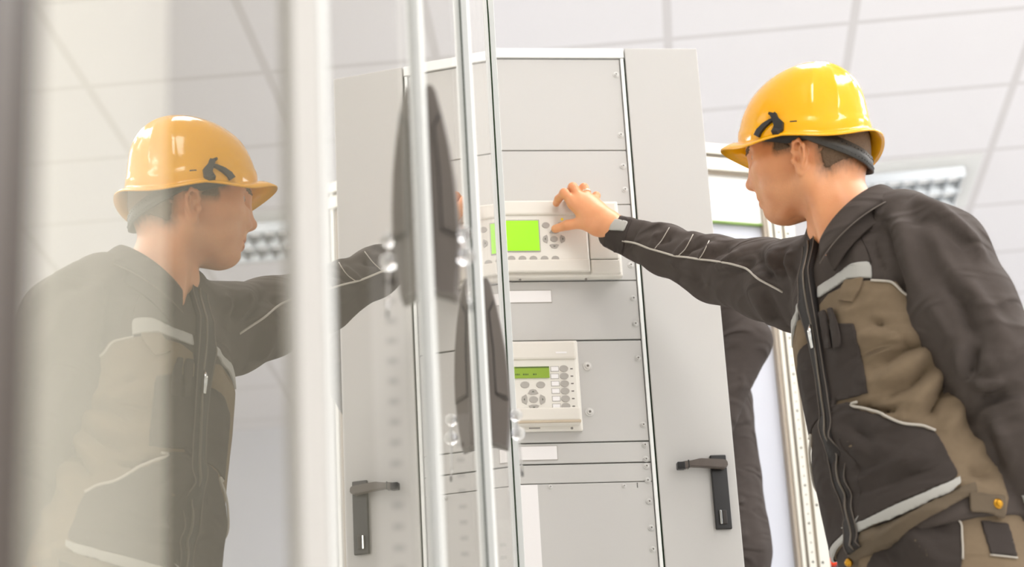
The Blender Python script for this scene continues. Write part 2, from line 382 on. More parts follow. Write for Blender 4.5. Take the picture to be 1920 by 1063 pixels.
# ------------------------------------------------------------------ row of glass-doored cabinets on the left
GA = R_(3.59); MOFF = -.21
GN = np.array([math.cos(GA), -math.sin(GA), 0]); GU = np.array([math.sin(GA), math.cos(GA), 0])
def uw(u, w_, z=0): return tuple(GN*(MOFF+w_) + GU*u + np.array([0, 0, z]))
PITCH = .64; HGT = 2.24
HANDLE = [(.0000, 1.199), (.0118, 1.201), (.0155, 1.193), (.0205, 1.168), (.0255, 1.137), (.0298, 1.100), (.0322, 1.060), (.0326, 1.030), (.0300, .990), (.0262, .960), (.0000, .972)]
def glass_cabinet(u0, label, k):
    # local x runs along the row, local -y is the aisle side
    t = empty('glass_cabinet', uw(u0, 0), R_(90)-GA); tag(t, label, 'cabinet', 'glass-doored cabinets in a row')
    y0 = .012
    b = bmesh.new()
    bm_box(b, (0, y0, 0), (.004, .55, HGT)); bm_box(b, (PITCH-.006, y0, 0), (PITCH-.002, .55, HGT))
    bm_box(b, (0, y0, HGT-.01), (PITCH-.002, .55, HGT)); bm_box(b, (0, y0, 0), (PITCH-.002, .55, .10))
    obj('body', b, M['interior'], t)
    if k == 0: box('added_fill_strip', (.030, .10, .2), (.042, .16, HGT-.1), M['strip'], t)  # added glowing strip, unseen, brightens the first cabinet's interior
    # perforated mounting post just behind the pane at the far end
    if k:
        b = bmesh.new()
        bm_box(b, (PITCH-.115, .0075, .10), (PITCH-.111, .036, .975)); bm_box(b, (PITCH-.115, .036, .10), (PITCH-.085, .040, .975))
        for q in range(40):
            z = .155 + q*.02; bm_box(b, (PITCH-.1156, .0155, z-.0028), (PITCH-.1149, .0255, z+.0028), mi=1)
        obj('mounting_post', b, [M['stile'], M['black_hole']], t)
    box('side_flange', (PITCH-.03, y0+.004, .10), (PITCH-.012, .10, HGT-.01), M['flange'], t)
    # the door
    d = empty('door', (0, 0, 0)); d.parent = t
    zt, zb, ch = 2.03, .12, .12
    x0 = .026 if k else .009; out = [(x0, zb), (PITCH-.004, zb), (PITCH-.004, zt-ch), (PITCH-.06, zt), (x0, zt)]
    b = bmesh.new(); fs = bm_prism(b, out, 1, 0.0, .006)
    for f in fs:
        n = f.normal; f.material_index = 0 if n.y < -.5 else (1 if n.y > .5 else 2)
    if k > 1:      # the last two panes sit a touch out of line with the others
        bmesh.ops.rotate(b, verts=b.verts, cent=(PITCH/2, .003, 0), matrix=Matrix.Rotation((0, 0, .005, .015)[k], 3, 'Z'))
    p = obj('glass_pane', b, [M['glass_veiled'] if k == 3 else M['glass'], M['glass_back'], M['edge']], d)
    b = bmesh.new()
    pw = (.0020, .0040, .0070, .0080)[k]; xw = .026 if k else .009; bm_box(b, (.002, -pw, zb), (xw, .010, zt+.06), .001)
    if k: bm_box(b, (.011, -pw-.0015, zb+.01), (.016, -pw+.001, zt+.05))
    obj('edge_profile', b, M['shadowed'] if u0 < 1 else M['steel_white'], d)
    # dark strip painted for how the pane's far edge looks by refraction
    bw = (0, 0, .016, .032)[k]; rot = (0, 0, .005, .015)[k]
    if bw:
        b = bmesh.new(); x1 = PITCH-.004; bm_box(b, (x1-bw, -.0006, zb), (x1, -.0001, zt-ch)); bm_prism(b, [(x1-bw, zt-ch), (x1, zt-ch), (PITCH-.06, zt), (PITCH-.06-bw, zt)], 1, -.0006, -.0001)
        if rot: bmesh.ops.rotate(b, verts=b.verts, cent=(PITCH/2, .003, 0), matrix=Matrix.Rotation(rot, 3, 'Z'))
        obj('refraction_strip', b, M['rack_shadow'] if k == 1 else M['edge'], d)
    if k == 3: box('edge_strip', (PITCH-.003, -.0048, zb), (PITCH+.002, .008, zt-.08), M['steel_white'], d)
    if k == 0: box('far_stile', (PITCH-.120, -.0045, zb), (PITCH-.014, -.0002, zt+.06), M['stile'], d, .002)
    if k < 2: return t      # the photo shows no pull handle on the two nearest doors
    # pull handle
    b = bmesh.new(); x0, x1 = .030, .060
    fs = bm_prism(b, [(-a-(.0025 if a else 0), z+.006) for a, z in HANDLE], 0, x0, x1)
    es = [e for e in b.edges if all(abs(v.co.y) > .001 for v in e.verts)]
    bmesh.ops.bevel(b, geom=es, offset=.0022, segments=3, affect='EDGES', profile=.5)
    h = obj('handle', b, M['handle'], d)
    grip = [(.0125, 1.150), (.0200, 1.163), (.0250, 1.135), (.0292, 1.100), (.0316, 1.060), (.0318, 1.028), (.0165, 1.036), (.0160, 1.10)]
    b = bmesh.new(); fs = bm_prism(b, [(-a-.0025, z+.006) for a, z in grip], 0, x0-.0016, x0+.001); obj('grip_panel', b, M['handle'], h)
    b = bmesh.new(); pts = [(x0-.0008, -a-.0025, z+.006) for a, z in [(.0185, 1.166), (.0118, 1.152), (.0152, 1.10), (.0157, 1.033), (.0322, 1.024)]]
    bm_tube(b, pts, .0011, 6); obj('groove', b, M['handle_dark'], h)
    return t
names = ['glass-doored cabinet nearest the camera, blurred at the left edge', 'second glass-doored cabinet from the camera, its pane showing the reflected worker\'s arm',
         'third glass-doored cabinet, with the large blurred dark handle', 'farthest glass-doored cabinet, beside the relay panel, with the sharper dark handle']
for k in range(4): glass_cabinet(.635 + PITCH*k, names[k], k)
e = empty('end_post', uw(.575, 0), R_(90)-GA); tag(e, 'dark blurred bronze post at the left edge, before the first glass cabinet', 'post')
b = bmesh.new(); bm_box(b, (0, -.004, 0), (.052, .06, 2.3), .006); obj('post_profile', b, M['shadowed'], e)
# clear plastic seals hanging beside the handles
def seal(u, w_, z, label):
    t = empty('plastic_seal', uw(u, w_, z), R_(90)-GA); tag(t, label, 'seal', 'clear plastic seals by the door handles')
    b = bmesh.new(); bm_sphere(b, (0, 0, 0), .0085, 20, 12); obj('upper_bead', b, M['acrylic'], t, True)
    b = bmesh.new(); bm_sphere(b, (0, -.0012, -.025), .0095, 20, 12); obj('lower_bead', b, M['acrylic'], t, True)
    b = bmesh.new()
    bm_tube(b, [(0, .032, .006), (0, .02, .008), (0, 0, 0), (0, -.0012, -.025), (0, -.003, -.06), (0, -.004, -.085)], .0016, 8); obj('cord', b, M['acrylic'], t, True)
ab = M['acrylic'].node_tree.nodes['Principled BSDF']; ab.inputs['Transmission Weight'].default_value = .92; ab.inputs['IOR'].default_value = 1.35
seal(2.600, .0423, 1.012, 'clear two-bead plastic seal hanging by the sharper handle, in front of the lower relay')
seal(1.950, .0395, 1.034, 'clear blurred two-bead plastic seal hanging by the nearer large handle')

# ------------------------------------------------------------------ relay panel cabinet
PA = R_(8.0); PX = Vector((math.cos(PA), math.sin(PA), 0)); PO = Vector((.26072, 3.80107, 0)); PN = Vector((-math.sin(PA), math.cos(PA), 0))
def panel_xz(px, py, off=0.):      # panel coordinates under a pixel, off = distance out from the panel
    d = ray(px, py); n = np.array(PN); q = d*((n @ np.array(PO) - off)/(d @ n)); return (q - np.array([PO.x, PO.y, 0])) @ np.array(PX), q[2] + CZ
def on_panel(x, off, z): return np.array(PO) + np.array(PX)*x - np.array(PN)*off + np.array([0, 0, z])
cab = empty('relay_cabinet', PO, PA); tag(cab, 'tall light grey cabinet with screwed front plates and two relays, facing the camera', 'cabinet')
XL = -.46
b = bmesh.new()
bm_box(b, (XL, .02, .0), (XL+.02, .42, 2.12)); bm_box(b, (.135, .02, 0), (.155, .42, 2.12)); bm_box(b, (XL, .40, 0), (.155, .42, 2.12))
bm_box(b, (XL, .012, 2.09), (.157, .42, 2.12)); bm_box(b, (XL, .012, 0), (.157, .42, .1)); obj('body', b, M['steel'], cab)
box('header_strip', (XL, -.004, 2.0985), (.0, .012, 2.12), M['steel_white'], cab, .001)
box('edge_flange', (-.0085, -.004, .1), (-.0015, .012, 2.097), M['steel_white'], cab, .001)
box('plate_backing', (XL, .011, .1), (.004, .016, 2.1), M['gap'], cab)
for z0, z1 in ((1.8905, 2.096), (1.7705, 1.8885), (1.6065, 1.7690), (1.4815, 1.6045), (1.2725, 1.4785), (1.2300, 1.2700), (1.1910, 1.2275), (.60, 1.1895), (.1, .598)):
    box('front_plate', (XL, 0, z0), (-.010, .010, z1), M['steel'], cab, .0012)
def screw(x, z, r=.0062, y=0):
    b = bmesh.new(); bm_cyl(b, (x, y, z), (0, -1, 0), r, .0014, 20); bm_cyl(b, (x, y-.0014, z), (0, -1, 0), r*.72, .003, 18, r2=r*.55)
    bm_cyl(b, (x, y-.0045, z), (0, -1, 0), r*.30, .0003, 6, mi=1); obj('screw', b, [M['screw'], M['screw_dark']], cab)
for z in (2.061, 1.924, 1.854, 1.802, 1.638, 1.567, 1.513, 1.441, 1.304, 1.263, 1.2345, 1.2205, 1.192, 1.15, 1.098, 1.056): screw(-.019, z)
for x, z in ((-.122, 1.426), (-.124, 1.332)): screw(x, z, .0088)
for x, z in ((-.211, 1.184), (-.066, 1.182)): screw(x, z, .0042)
def label_plate(x0, x1, z0, z1):
    p = box('label_holder', (x0-.0015, -.0012, z0-.0015), (x1+.0015, 0, z1+.0015), M['button'], cab); box('label_card', (x0, -.0018, z0), (x1, -.001, z1), M['label'], p)
label_plate(-.40, -.186, 1.561, 1.585); label_plate(-.40, -.194, 1.238, 1.2645)
box('paper_sheet', (-.33, -.0008, .90), (-.236, 0, 1.1885), M['label'], cab)
box('slot', (-.0405, -.0006, 1.178), (-.0392, .0, 1.188), M['gap'], cab)
sd = box('side_door', (.002, -.006, .1), (.157, .016, 2.1195), M['steel'], cab, .0015)
box('gap_shade_strip', (-.0013, -.001, .1), (.0018, .012, 2.097), M['edge'], cab)  # dark green strip puts the shade of the door gap into colour
lk = box('lock_plate', (.106, -.014, 1.089), (.138, -.006, 1.2365), M['black'], sd, .002)
b = bmesh.new()
pts = [(.136, 1.2205), (.130, 1.2235), (.083, 1.2265), (.074, 1.2245), (.064, 1.2225), (.050, 1.2215), (.0365, 1.2170), (.0375, 1.2070), (.052, 1.2065), (.064, 1.2105), (.083, 1.2095), (.128, 1.2055), (.1365, 1.2100)]
bm_prism(b, pts, 1, -.032, -.018); bmesh.ops.bevel(b, geom=list(b.edges), offset=.0015, segments=2, affect='EDGES'); bm_cyl(b, (.128, -.014, 1.214), (0, -1, 0), .008, .006, 20)
obj('lever', b, M['lever'], sd)
b = bmesh.new(); bm_box(b, (.036, -.0325, 1.206), (.052, -.017, 1.2205), .002); bm_box(b, (.058, -.0328, 1.208), (.0595, -.017, 1.2235)); obj('lever_tip', b, M['black'], sd)
b = bmesh.new(); bm_box(b, (.1145, -.0195, 1.098), (.1185, -.014, 1.1255), .001); obj('key_slot_cover', b, M['chrome'], sd)
box('key_cylinder', (.119, -.018, 1.098), (.129, -.014, 1.126), M['handle_dark'], sd, .002)

def oval(bm, c, rx, rz, y0, y1, mi=0, n=24):
    A = [(c[0]+rx*math.cos(2*math.pi*k/n), c[1]+rz*math.sin(2*math.pi*k/n)) for k in range(n)]
    bm_prism(bm, A, 1, y0, y1, mi)
def button(par, x, z, rx, rz, y, kind='oval'):
    b = bmesh.new()
    if kind == 'oval': oval(b, (x, z), rx, rz, y, y-.0016)
    else:
        sx = {'l': (-1, 0), 'r': (1, 0), 'u': (0, 1), 'd': (0, -1)}[kind]
        loc = [(-1, -.55), (-.45, -.9), (.45, -.9), (1, -.55), (.55, .8), (0, 1), (-.55, .8)]   # broad side faces the centre
        P = []
        for a, c in loc:
            if sx[1]: P.append((x + a*rx*1.25, z + sx[1]*c*rz*.72))
            else: P.append((x + sx[0]*c*rx*.72, z + a*rz*1.25*1.05))
        bm_prism(b, P, 1, y, y-.0016)
        q = .0022
        if sx[1]: T = [(x-q*1.3, z-sx[1]*q*.3), (x+q*1.3, z-sx[1]*q*.3), (x, z+sx[1]*q*.9)]
        else: T = [(x-sx[0]*q*.3, z-q*1.3), (x-sx[0]*q*.3, z+q*1.3), (x+sx[0]*q*.9, z)]
        bm_prism(b, T, 1, y-.0016, y-.0019, 1)
    return obj('button', b, [M['button'], M['arrow']], par)
# upper relay
r1 = empty('protection_relay', on_panel(0, 0, 1.605), PA); tag(r1, 'upper ivory relay with a large bright lime green display, the hand resting on it', 'relay')
D1 = .036
def zz(z): return z - 1.605
b = bmesh.new(); bm_box(b, (-.44, -.022, zz(1.6065)), (-.0405, .0, zz(1.769)), .004); bm_box(b, (-.44, -D1+.002, zz(1.616)), (-.108, -.02, zz(1.764)), .004)
obj('housing', b, M['plastic'], r1)
b = bmesh.new(); bm_box(b, (-.44, -D1-.003, zz(1.7335)), (-.108, -D1+.008, zz(1.765)), .004); obj('top_cover', b, M['plastic_dim'], r1)
b = bmesh.new(); bm_box(b, (-.44, -D1-.001, zz(1.613)), (-.1085, -D1+.008, zz(1.6395)), .003); obj('bottom_cover', b, M['plastic_dim'], r1)
b = bmesh.new(); bm_box(b, (-.1065, -D1+.004, zz(1.6410)), (-.0475, -.02, zz(1.762)), .003); obj('side_module', b, M['plastic_dim'], r1)
b = bmesh.new(); bm_box(b, (-.1065, -D1+.004, zz(1.610)), (-.0455, -.02, zz(1.6395)), .003); obj('side_cover', b, M['plastic_dim'], r1)
b = bmesh.new(); bm_box(b, (-.34, -D1-.0006, zz(1.6560)), (-.2065, -D1+.004, zz(1.7235))); obj('display_frame', b, M['button'], r1)
b = bmesh.new(); bm_box(b, (-.338, -D1-.0012, zz(1.6575)), (-.2085, -D1+.004, zz(1.7215))); obj('display', b, M['lcd'], r1)
y = -D1+.0021
def p1(px, py): x, z = panel_xz(px, py, D1); return x, zz(z)
for px in (917, 938, 959.3, 979.9, 1000.4, 1021.3, 1041.6): button(r1, *p1(px, 484.7), .0077, .0061, y)
for px, py in ((1023.6, 421.8), (1052, 421.5), (1039, 447.7)): button(r1, *p1(px, py), .0077, .0061, y)
for px, py, k in ((1039, 433.5, 'u'), (1023, 447.7, 'l'), (1055, 447.7, 'r'), (1039.7, 461, 'd')): button(r1, *p1(px, py), .0077, .0068, y, k)
b = bmesh.new(); x, z = p1(1053.7, 411); bm_cyl(b, (x, -D1, z), (0, -1, 0), .0026, .001, 12); obj('status_lamp', b, M['led'], r1)
b = bmesh.new(); x, z = p1(1077.7, 496.8); bm_box(b, (x-.008, y-.0006, z-.0012), (x+.008, y, z+.0012)); obj('logo_mark', b, M['button'], r1)
for px, py in ((975, 526), (1098.5, 525)):
    b = bmesh.new(); x, z = p1(px, py); bm_cyl(b, (x, -D1-.001, z+.001), (0, -1, 0), .0026, .001, 12); obj('fixing_hole', b, M['screw_dark'], r1)
# lower relay
r2 = empty('protection_relay', on_panel(0, 0, 1.29), PA); tag(r2, 'lower ivory relay with a small olive green display and a column of six buttons', 'relay')
D2 = .030
def z2(z): return z - 1.29
def p2(X, Y): x, z = panel_xz(900+.2821*X, 600+.2821*Y, D2); return x, z2(z)
b = bmesh.new(); bm_box(b, (-.40, -.008, z2(1.293)), (-.1405, 0, z2(1.478)), .003); bm_box(b, (-.40, -D2+.002, z2(1.302)), (-.1465, -.004, z2(1.471)), .005)
obj('housing', b, M['plastic'], r2)
b = bmesh.new(); bm_box(b, (-.40, -D2-.003, z2(1.4325)), (-.1485, -D2+.01, z2(1.469)), .004); obj('top_cover', b, M['plastic_dim'], r2)
b = bmesh.new(); bm_box(b, (-.40, -D2-.002, z2(1.308)), (-.1475, -D2+.01, z2(1.3345)), .003); obj('bottom_cover', b, M['plastic_dim'], r2)
b = bmesh.new(); bm_box(b, (-.40, -D2-.0025, z2(1.3045)), (-.1475, -D2+.01, z2(1.3085))); obj('bottom_lip', b, mat('tan lip', srgb(196, 180, 156), .5), r2)
x0, zt_ = p2(232, 312); x1, zb_ = p2(463, 383)
b = bmesh.new(); bm_box(b, (x0-.03, -D2-.001, zb_), (x1, -D2+.004, zt_)); dsp = obj('display', b, M['lcd2'], r2)
b = bmesh.new(); rr = random.Random(4)
xs = x0
while xs < x1 - .02:
    wq = rr.uniform(.0015, .004)
    if rr.random() < .75: bm_box(b, (xs, -D2-.0014, zb_+.0055), (xs+wq, -D2-.0009, zb_+.0085))
    xs += wq + .0012
bm_box(b, (x0, -D2-.0014, zt_-.003), (x1, -D2-.0009, zt_-.0003))
obj('display_text', b, M['lcd2_dark'], dsp)
y = -D2+.0021
for (wx, wy), (bx, by), (mx_, my) in zip([(497, 323), (497, 372), (501, 421), (504, 470), (508, 521), (510, 572)], [(557, 321), (560, 371), (563, 421), (566, 470), (569, 521), (572, 571)], [(609, 322), (612, 371), (615, 420), (618, 470), (621, 520), (624, 571)]):
    x, z = p2(wx, wy); f = box('button_label', (x-.0083, y-.0005, z-.0055), (x+.0083, y, z+.0055), M['button'], r2); box('label_card', (x-.0072, y-.0009, z-.0044), (x+.0072, y-.0004, z+.0044), M['label'], f)
    button(r2, *p2(bx, by), .0088, .0065, y)
    x, z = p2(mx_, my); box('number_mark', (x-.0026, y-.0004, z-.0012), (x+.0026, y, z+.0012), M['screw_dark'], r2)
for q in ((299, 429), (404, 429), (357, 527)): button(r2, *p2(*q), .0088, .0065, y)
for q, k in (((353, 477), 'u'), ((297, 527), 'l'), ((416, 527), 'r'), ((360, 578), 'd')): button(r2, *p2(*q), .0085, .0078, y, k)
x, z = p2(569, 616); box('logo_mark', (x-.0095, y-.0005, z-.0012), (x+.0095, y, z+.0012), mat('tan mark', srgb(190, 176, 154), .5), r2)
x, z = p2(538, 219); box('logo_emboss', (x-.011, -D2-.0036, z-.0016), (x+.011, -D2-.0028, z+.0016), M['label'], r2)
x, z = p2(610, 721); b = bmesh.new(); bm_cyl(b, (x, -D2-.0025, z), (0, -1, 0), .0026, .0006, 12); obj('fixing_hole', b, M['screw_dark'], r2)
x, z = p2(362, 721); box('finger_slot', (x-.011, -D2-.0031, z-.001), (x+.011, -D2-.0024, z+.001), M['screw_dark'], r2)

# ------------------------------------------------------------------ things behind the cabinet
# open rack frame
RA = R_(20); RP = PY(1432, 419, 5.05); rk = empty('rack_frame', (RP[0], RP[1], 0), RA); tag(rk, 'open zinc rack frame with a punched upright post, behind the leaning worker', 'rack frame')
HT = 2.394
def rack_post(x0, nm):
    b = bmesh.new()
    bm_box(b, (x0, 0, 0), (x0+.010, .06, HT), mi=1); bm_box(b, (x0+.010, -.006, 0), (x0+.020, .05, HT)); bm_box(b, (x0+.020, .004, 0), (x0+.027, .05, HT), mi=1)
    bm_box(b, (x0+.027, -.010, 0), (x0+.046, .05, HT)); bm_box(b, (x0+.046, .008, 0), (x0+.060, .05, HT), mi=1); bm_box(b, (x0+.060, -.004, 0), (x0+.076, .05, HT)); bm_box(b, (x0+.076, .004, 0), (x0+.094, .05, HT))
    for k in range(88):
        z = .05 + k*.025; bm_cyl(b, (x0+.037, -.010, z), (0, -1, 0), .0020 if k % 4 else .0032, .0004, 8, mi=2)
        if k % 6 == 0: bm_cyl(b, (x0+.068, -.004, z), (0, -1, 0), .0036, .0004, 8, mi=2)
    obj(nm, b, [M['rack'], M['rack_shadow'], M['black_hole']], rk)
rack_post(0, 'upright_post'); rack_post(-.70, 'upright_post')
b = bmesh.new()
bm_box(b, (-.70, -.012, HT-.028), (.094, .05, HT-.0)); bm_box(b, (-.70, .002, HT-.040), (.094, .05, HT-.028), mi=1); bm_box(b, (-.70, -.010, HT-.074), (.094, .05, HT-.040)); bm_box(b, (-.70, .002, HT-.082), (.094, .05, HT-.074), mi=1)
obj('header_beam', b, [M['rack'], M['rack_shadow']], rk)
box('header_panel', (-.624, .012, HT-.215), (.0, .03, HT-.082), M['steel_white'], rk)
box('fringe_strip', (-.624, .008, HT-.221), (.0, .03, HT-.215), M['fringe_green'], rk)  # green lens fringe under the header put in as a coloured strip
box('back_panel', (-.624, .02, .08), (.0, .04, HT-.221), M['inner_wall'], rk)
# dark box with two orange tops, low behind the worker
P = PY(1578, 1040, 5.6)
dk = empty('equipment_box', (P[0], P[1], 0), R_(-5)); tag(dk, 'dark grey box with two orange red domed tops, low behind the worker\'s waist', 'box')
zt_ = PY(1578, 1024, 5.6)[2]
b = bmesh.new(); bm_box(b, (-.12, 0, 0), (.14, .2, zt_), .006); obj('body', b, M['dark_box'], dk)
for x in (-.026, .010):
    b = bmesh.new(); bm_cyl(b, (x, -.001, zt_-.045), (0, -1, 0), .0118, .02, 18); bm_sphere(b, (x, -.021, zt_-.045), .0118, 16, 8, (1, .6, 1)); obj('orange_knob', b, M['orange'], dk, True)

# ------------------------------------------------------------------ the worker in the yellow helmet
def unit(v): v = np.array(v, float); return v/np.linalg.norm(v)
HYAW = R_(28); HO = PY(1526, 329, 3.06); HF = np.array([-math.cos(HYAW), math.sin(HYAW), 0]); HL = np.array([-math.sin(HYAW), -math.cos(HYAW), 0]); HZ = np.array([0, 0, 1.])
def h2w(P): P = np.asarray(P, float); return HO + P[..., 0:1]*HF + P[..., 1:2]*HL + P[..., 2:3]*HZ
NECK_B = np.array([-.068, 0, -.140])
def head_sdf(p):
    p = p.copy(); p[..., 0] = np.where(p[..., 0] > 0, p[..., 0]/1.13, p[..., 0]/.94)
    s = p.copy(); s[..., 1] = np.abs(s[..., 1])            # symmetric
    d = ell(p, (-.002, 0, .068), (.098, .077, .098))         # cranium
    d = sm(d, ell(p, (-.030, 0, .030), (.070, .070, .070)), .02)
    d = sm(d, ell(p, (.038, 0, .018), (.052, .060, .078)), .025)  # face mass
    d = sm(d, caps(s, (.080, .0, .060), (.068, .036, .061), .0125, .012), .014)   # brow
    d = sm(d, caps(s, (-.002, .052, -.030), (.050, .024, -.050), .017, .015), .026)   # jaw
    d = sm(d, ell(p, (.058, 0, -.050), (.021, .024, .019)), .016)      # chin
    d = sm(d, ell(p, (.052, 0, -.022), (.033, .036, .032)), .016)      # muzzle
    d = sm(d, ell(s, (.045, .050, .016), (.026, .017, .017)), .020)    # cheekbone
    d = sm(d, ell(s, (.036, .044, -.022), (.030, .018, .026)), .018)    # cheek
    # eye sockets
    d = smsub(d, ell(s, (.092, .033, .044), (.018, .020, .0125)), .012)
    d = sm(d, ell(s, (.066, .032, .0425), (.0165, .0165, .0125)), .004)   # lids over the eyeball
    d = smsub(d, ell(s, (.0845, .032, .0422), (.0105, .0130, .0034)), .002)  # slit between lids
    # nose
    n = caps(p, (.083, 0, .050), (.0955, 0, .012), .0070, .0095)
    n = sm(n, ell(p, (.0955, 0, .0085), (.0100, .0098, .0088)), .006)
    n = sm(n, ell(s, (.085, .0125, .0035), (.0105, .0062, .0075)), .006)
    n = sm(n, caps(p, (.078, 0, .045), (.080, 0, .005), .011, .013), .010)
    d = sm(d, n, .009)
    d = smsub(d, ell(s, (.0905, .0068, -.0035), (.0055, .0030, .0040)), .003)  # nostrils
    # lips
    d = sm(d, ell(p, (.0775, 0, -.0205), (.0085, .021, .0058)), .005)
    d = sm(d, ell(p, (.0755, 0, -.0345), (.0090, .019, .0062)), .005)
    d = smsub(d, np.minimum(caps(s, (.0885, 0, -.0272), (.0855, .012, -.0275), .0024, .0022), caps(s, (.0855, .012, -.0275), (.0745, .0245, -.0295), .0022, .0016)), .003)
    d = smsub(d, caps(p, (.084, -.012, -.0445), (.084, .012, -.0445), .0045), .007)   # under the lip
    d = smsub(d, caps(p, (.091, 0, -.006), (.089, 0, -.016), .0022), .004)    # philtrum
    # neck
    d = sm(d, caps(p, (-.022, 0, -.015), NECK_B, .055, .060), .022)
    d = sm(d, caps(s, (-.016, .056, -.020), (-.030, .030, -.150), .012, .013), .022)  # neck muscle
    d = sm(d, ell(p, (.004, 0, -.098), (.014, .014, .018)), .016)          # throat
    # ears
    w0 = s; s = s.copy(); s[..., 0] = (s[..., 0]+.006)/.80-.006; s[..., 2] = (s[..., 2]-.004)/.86+.004
    e = ell(s, (-.008, .0765, .006), (.0175, .0060, .0310))
    e = sm(e, ell(s, (-.002, .0755, -.0215), (.0085, .0055, .0105)), .006)
    for a, b in (((.006, .0790, .020), (.001, .0835, .034)), ((.001, .0835, .034), (-.012, .0865, .036)), ((-.012, .0865, .036), (-.0225, .0885, .022)), ((-.0225, .0885, .022), (-.0205, .0865, .000)), ((-.0205, .0865, .000), (-.0105, .0815, -.018)), ((.006, .0790, .020), (-.004, .0800, .010))):
        e = sm(e, caps(s, a, b, .0034), .004)
    e = sm(e, caps(s, (-.013, .0840, .022), (-.0135, .0830, -.002), .0036), .004)
    e = smsub(e, ell(s, (-.0015, .0850, .0030), (.0075, .0085, .0105)), .004)
    e = sm(e, ell(s, (.0075, .0780, .0010), (.0045, .0045, .0065)), .004)    # tragus
    d = sm(d, e*.82, .006)
    return d
V, F = sdf_mesh(head_sdf, (-.150, -.115, -.20), (.140, .115, .180), .0021)
# leave the top of the skull under the helmet open only where nothing shows: keep whole
HEADV, HEADF = V, F
headW = h2w(V)

# right hand, from points on the relay outward
def hp(px, py, off):
    d = ray(px, py); n = np.array(PN); return d*((n @ np.array([PO.x, PO.y, -CZ]) - off - 0)/(d @ n)) + CAMP
def hp(px, py, off):
    d = ray(px, py); n = np.array(PN); return d*((n @ np.array(PO) - off)/(d @ n)) + CAMP
HPTS = dict(arm=PY(1147, 434, 3.705)*.3+PY(1250, 469, 3.595)*.7, wrist=hp(1140, 421, .112), im=hp(1076, 381, .090), mm=hp(1088, 374, .093), rm=hp(1102, 373, .091), pm=hp(1115, 380, .085),
            ip=hp(1058, 362, .092), id=hp(1047, 373, .066), it=hp(1043, 381, .050), mp=hp(1074, 351, .086), md=hp(1066, 361, .062), mt=hp(1063, 372, .046),
            rp=hp(1095, 352, .084), rd=hp(1088, 362, .060), rt=hp(1086, 373, .046), pp=hp(1118, 367, .078), pd=hp(1112, 373, .058), pt=hp(1108, 380, .046),
            tc=hp(1117, 425, .104), tm=hp(1089, 418, .087), ti=hp(1064, 422, .069), tt=hp(1041, 429, .049))
def rhand_sdf(p):
    H = HPTS
    d = caps(p, H['arm'], H['wrist'], .025, .0225)
    palm = caps(p, H['wrist'], H['im'], .021, .0125)
    for m, r in (('mm', .0125), ('rm', .012), ('pm', .0115)): palm = sm(palm, caps(p, H['wrist'], H[m], .020, r), .014)
    palm = sm(palm, caps(p, H['tc'], H['im'], .016, .0095), .012)
    d = sm(d, palm, .018)
    for a, b, c, t, r in (('im', 'ip', 'id', 'it', .0088), ('mm', 'mp', 'md', 'mt', .0090), ('rm', 'rp', 'rd', 'rt', .0085), ('pm', 'pp', 'pd', 'pt', .0075)):
        f = caps(p, H[a], H[b], r*1.12, r*1.0); f = sm(f, ell(p, H[b], (r*1.06,)*3), .004)
        f = sm(f, caps(p, H[b], H[c], r*.98, r*.90), .003); f = sm(f, caps(p, H[c], H[t], r*.90, r*.82), .003)
        d = sm(d, f, .006)
    f = caps(p, H['tc'], H['tm'], .0155, .0118); f = sm(f, caps(p, H['tm'], H['ti'], .0112, .0102), .004); f = sm(f, caps(p, H['ti'], H['tt'], .0100, .0082), .003)
    d = sm(d, f, .009)
    # tendons on the back of the hand
    view = unit(H['mm'] - CAMP)
    for m in ('im', 'mm', 'rm'):
        a = H['wrist']*.45 + H[m]*.55 - view*.0135; b = H[m] - view*.0105
        d = sm(d, caps(p, a, b, .0022, .0032), .006)
    return d
allp = np.array(list(HPTS.values())); lo = allp.min(0)-.04; hi = allp.max(0)+.04
RV, RF = sdf_mesh(rhand_sdf, tuple(lo), tuple(hi), .0018)
# hidden body under the clothes, left hand
AX0 = PY(1748, 1020, 3.06); AX1 = PY(1585, 405, 3.10); AXL = np.linalg.norm(AX1-AX0); AXU = (AX1-AX0)/AXL
_l0 = np.array([.36, -.933, 0]); TL = unit(_l0 - AXU*(_l0 @ AXU)); TF = np.cross(TL, AXU)
SHL = PY(1712, 446, 2.97); ELL = PY(1850, 690, 2.93); WRL = PY(1944, 985, 2.99)
SHR = PY(1535, 520, 3.25); ELR = PY(1352, 505, 3.49); WRR = HPTS['wrist']
LH = dict(w=WRL, k=PY(1950, 1055, 2.98))
def lhand_sdf(p):
    w_, k = LH['w'], LH['k']; ax = unit(k-w_); sd = unit(np.cross(ax, [0, 1, .2])); fr = np.cross(sd, ax)
    d = caps(p, w_-ax*.08, w_, .027, .024)
    for i, s in enumerate((-.027, -.009, .009, .026)):
        m = k + sd*s; d = sm(d, caps(p, w_+sd*s*.5, m, .018, .0125), .014)
        L = (.034, .040, .037, .028)[i]; a = m + ax*L + fr*.008; b = a + ax*L*.6 + fr*.016; c = b + ax*L*.4 + fr*.016
        f = sm(caps(p, m, a, .010, .009), caps(p, a, b, .009, .0082), .003); f = sm(f, caps(p, b, c, .0082, .007), .003); d = sm(d, f, .005)
    t0 = w_ + ax*.02 - sd*.025 + fr*.01; t1 = t0 + ax*.035 - sd*.016 + fr*.014; t2 = t1 + ax*.03 + fr*.008; t3 = t2 + ax*.022 + fr*.006
    f = sm(caps(p, t0, t1, .015, .0115), caps(p, t1, t2, .011, .010), .004); f = sm(f, caps(p, t2, t3, .0098, .008), .003)
    return sm(d, f, .01)
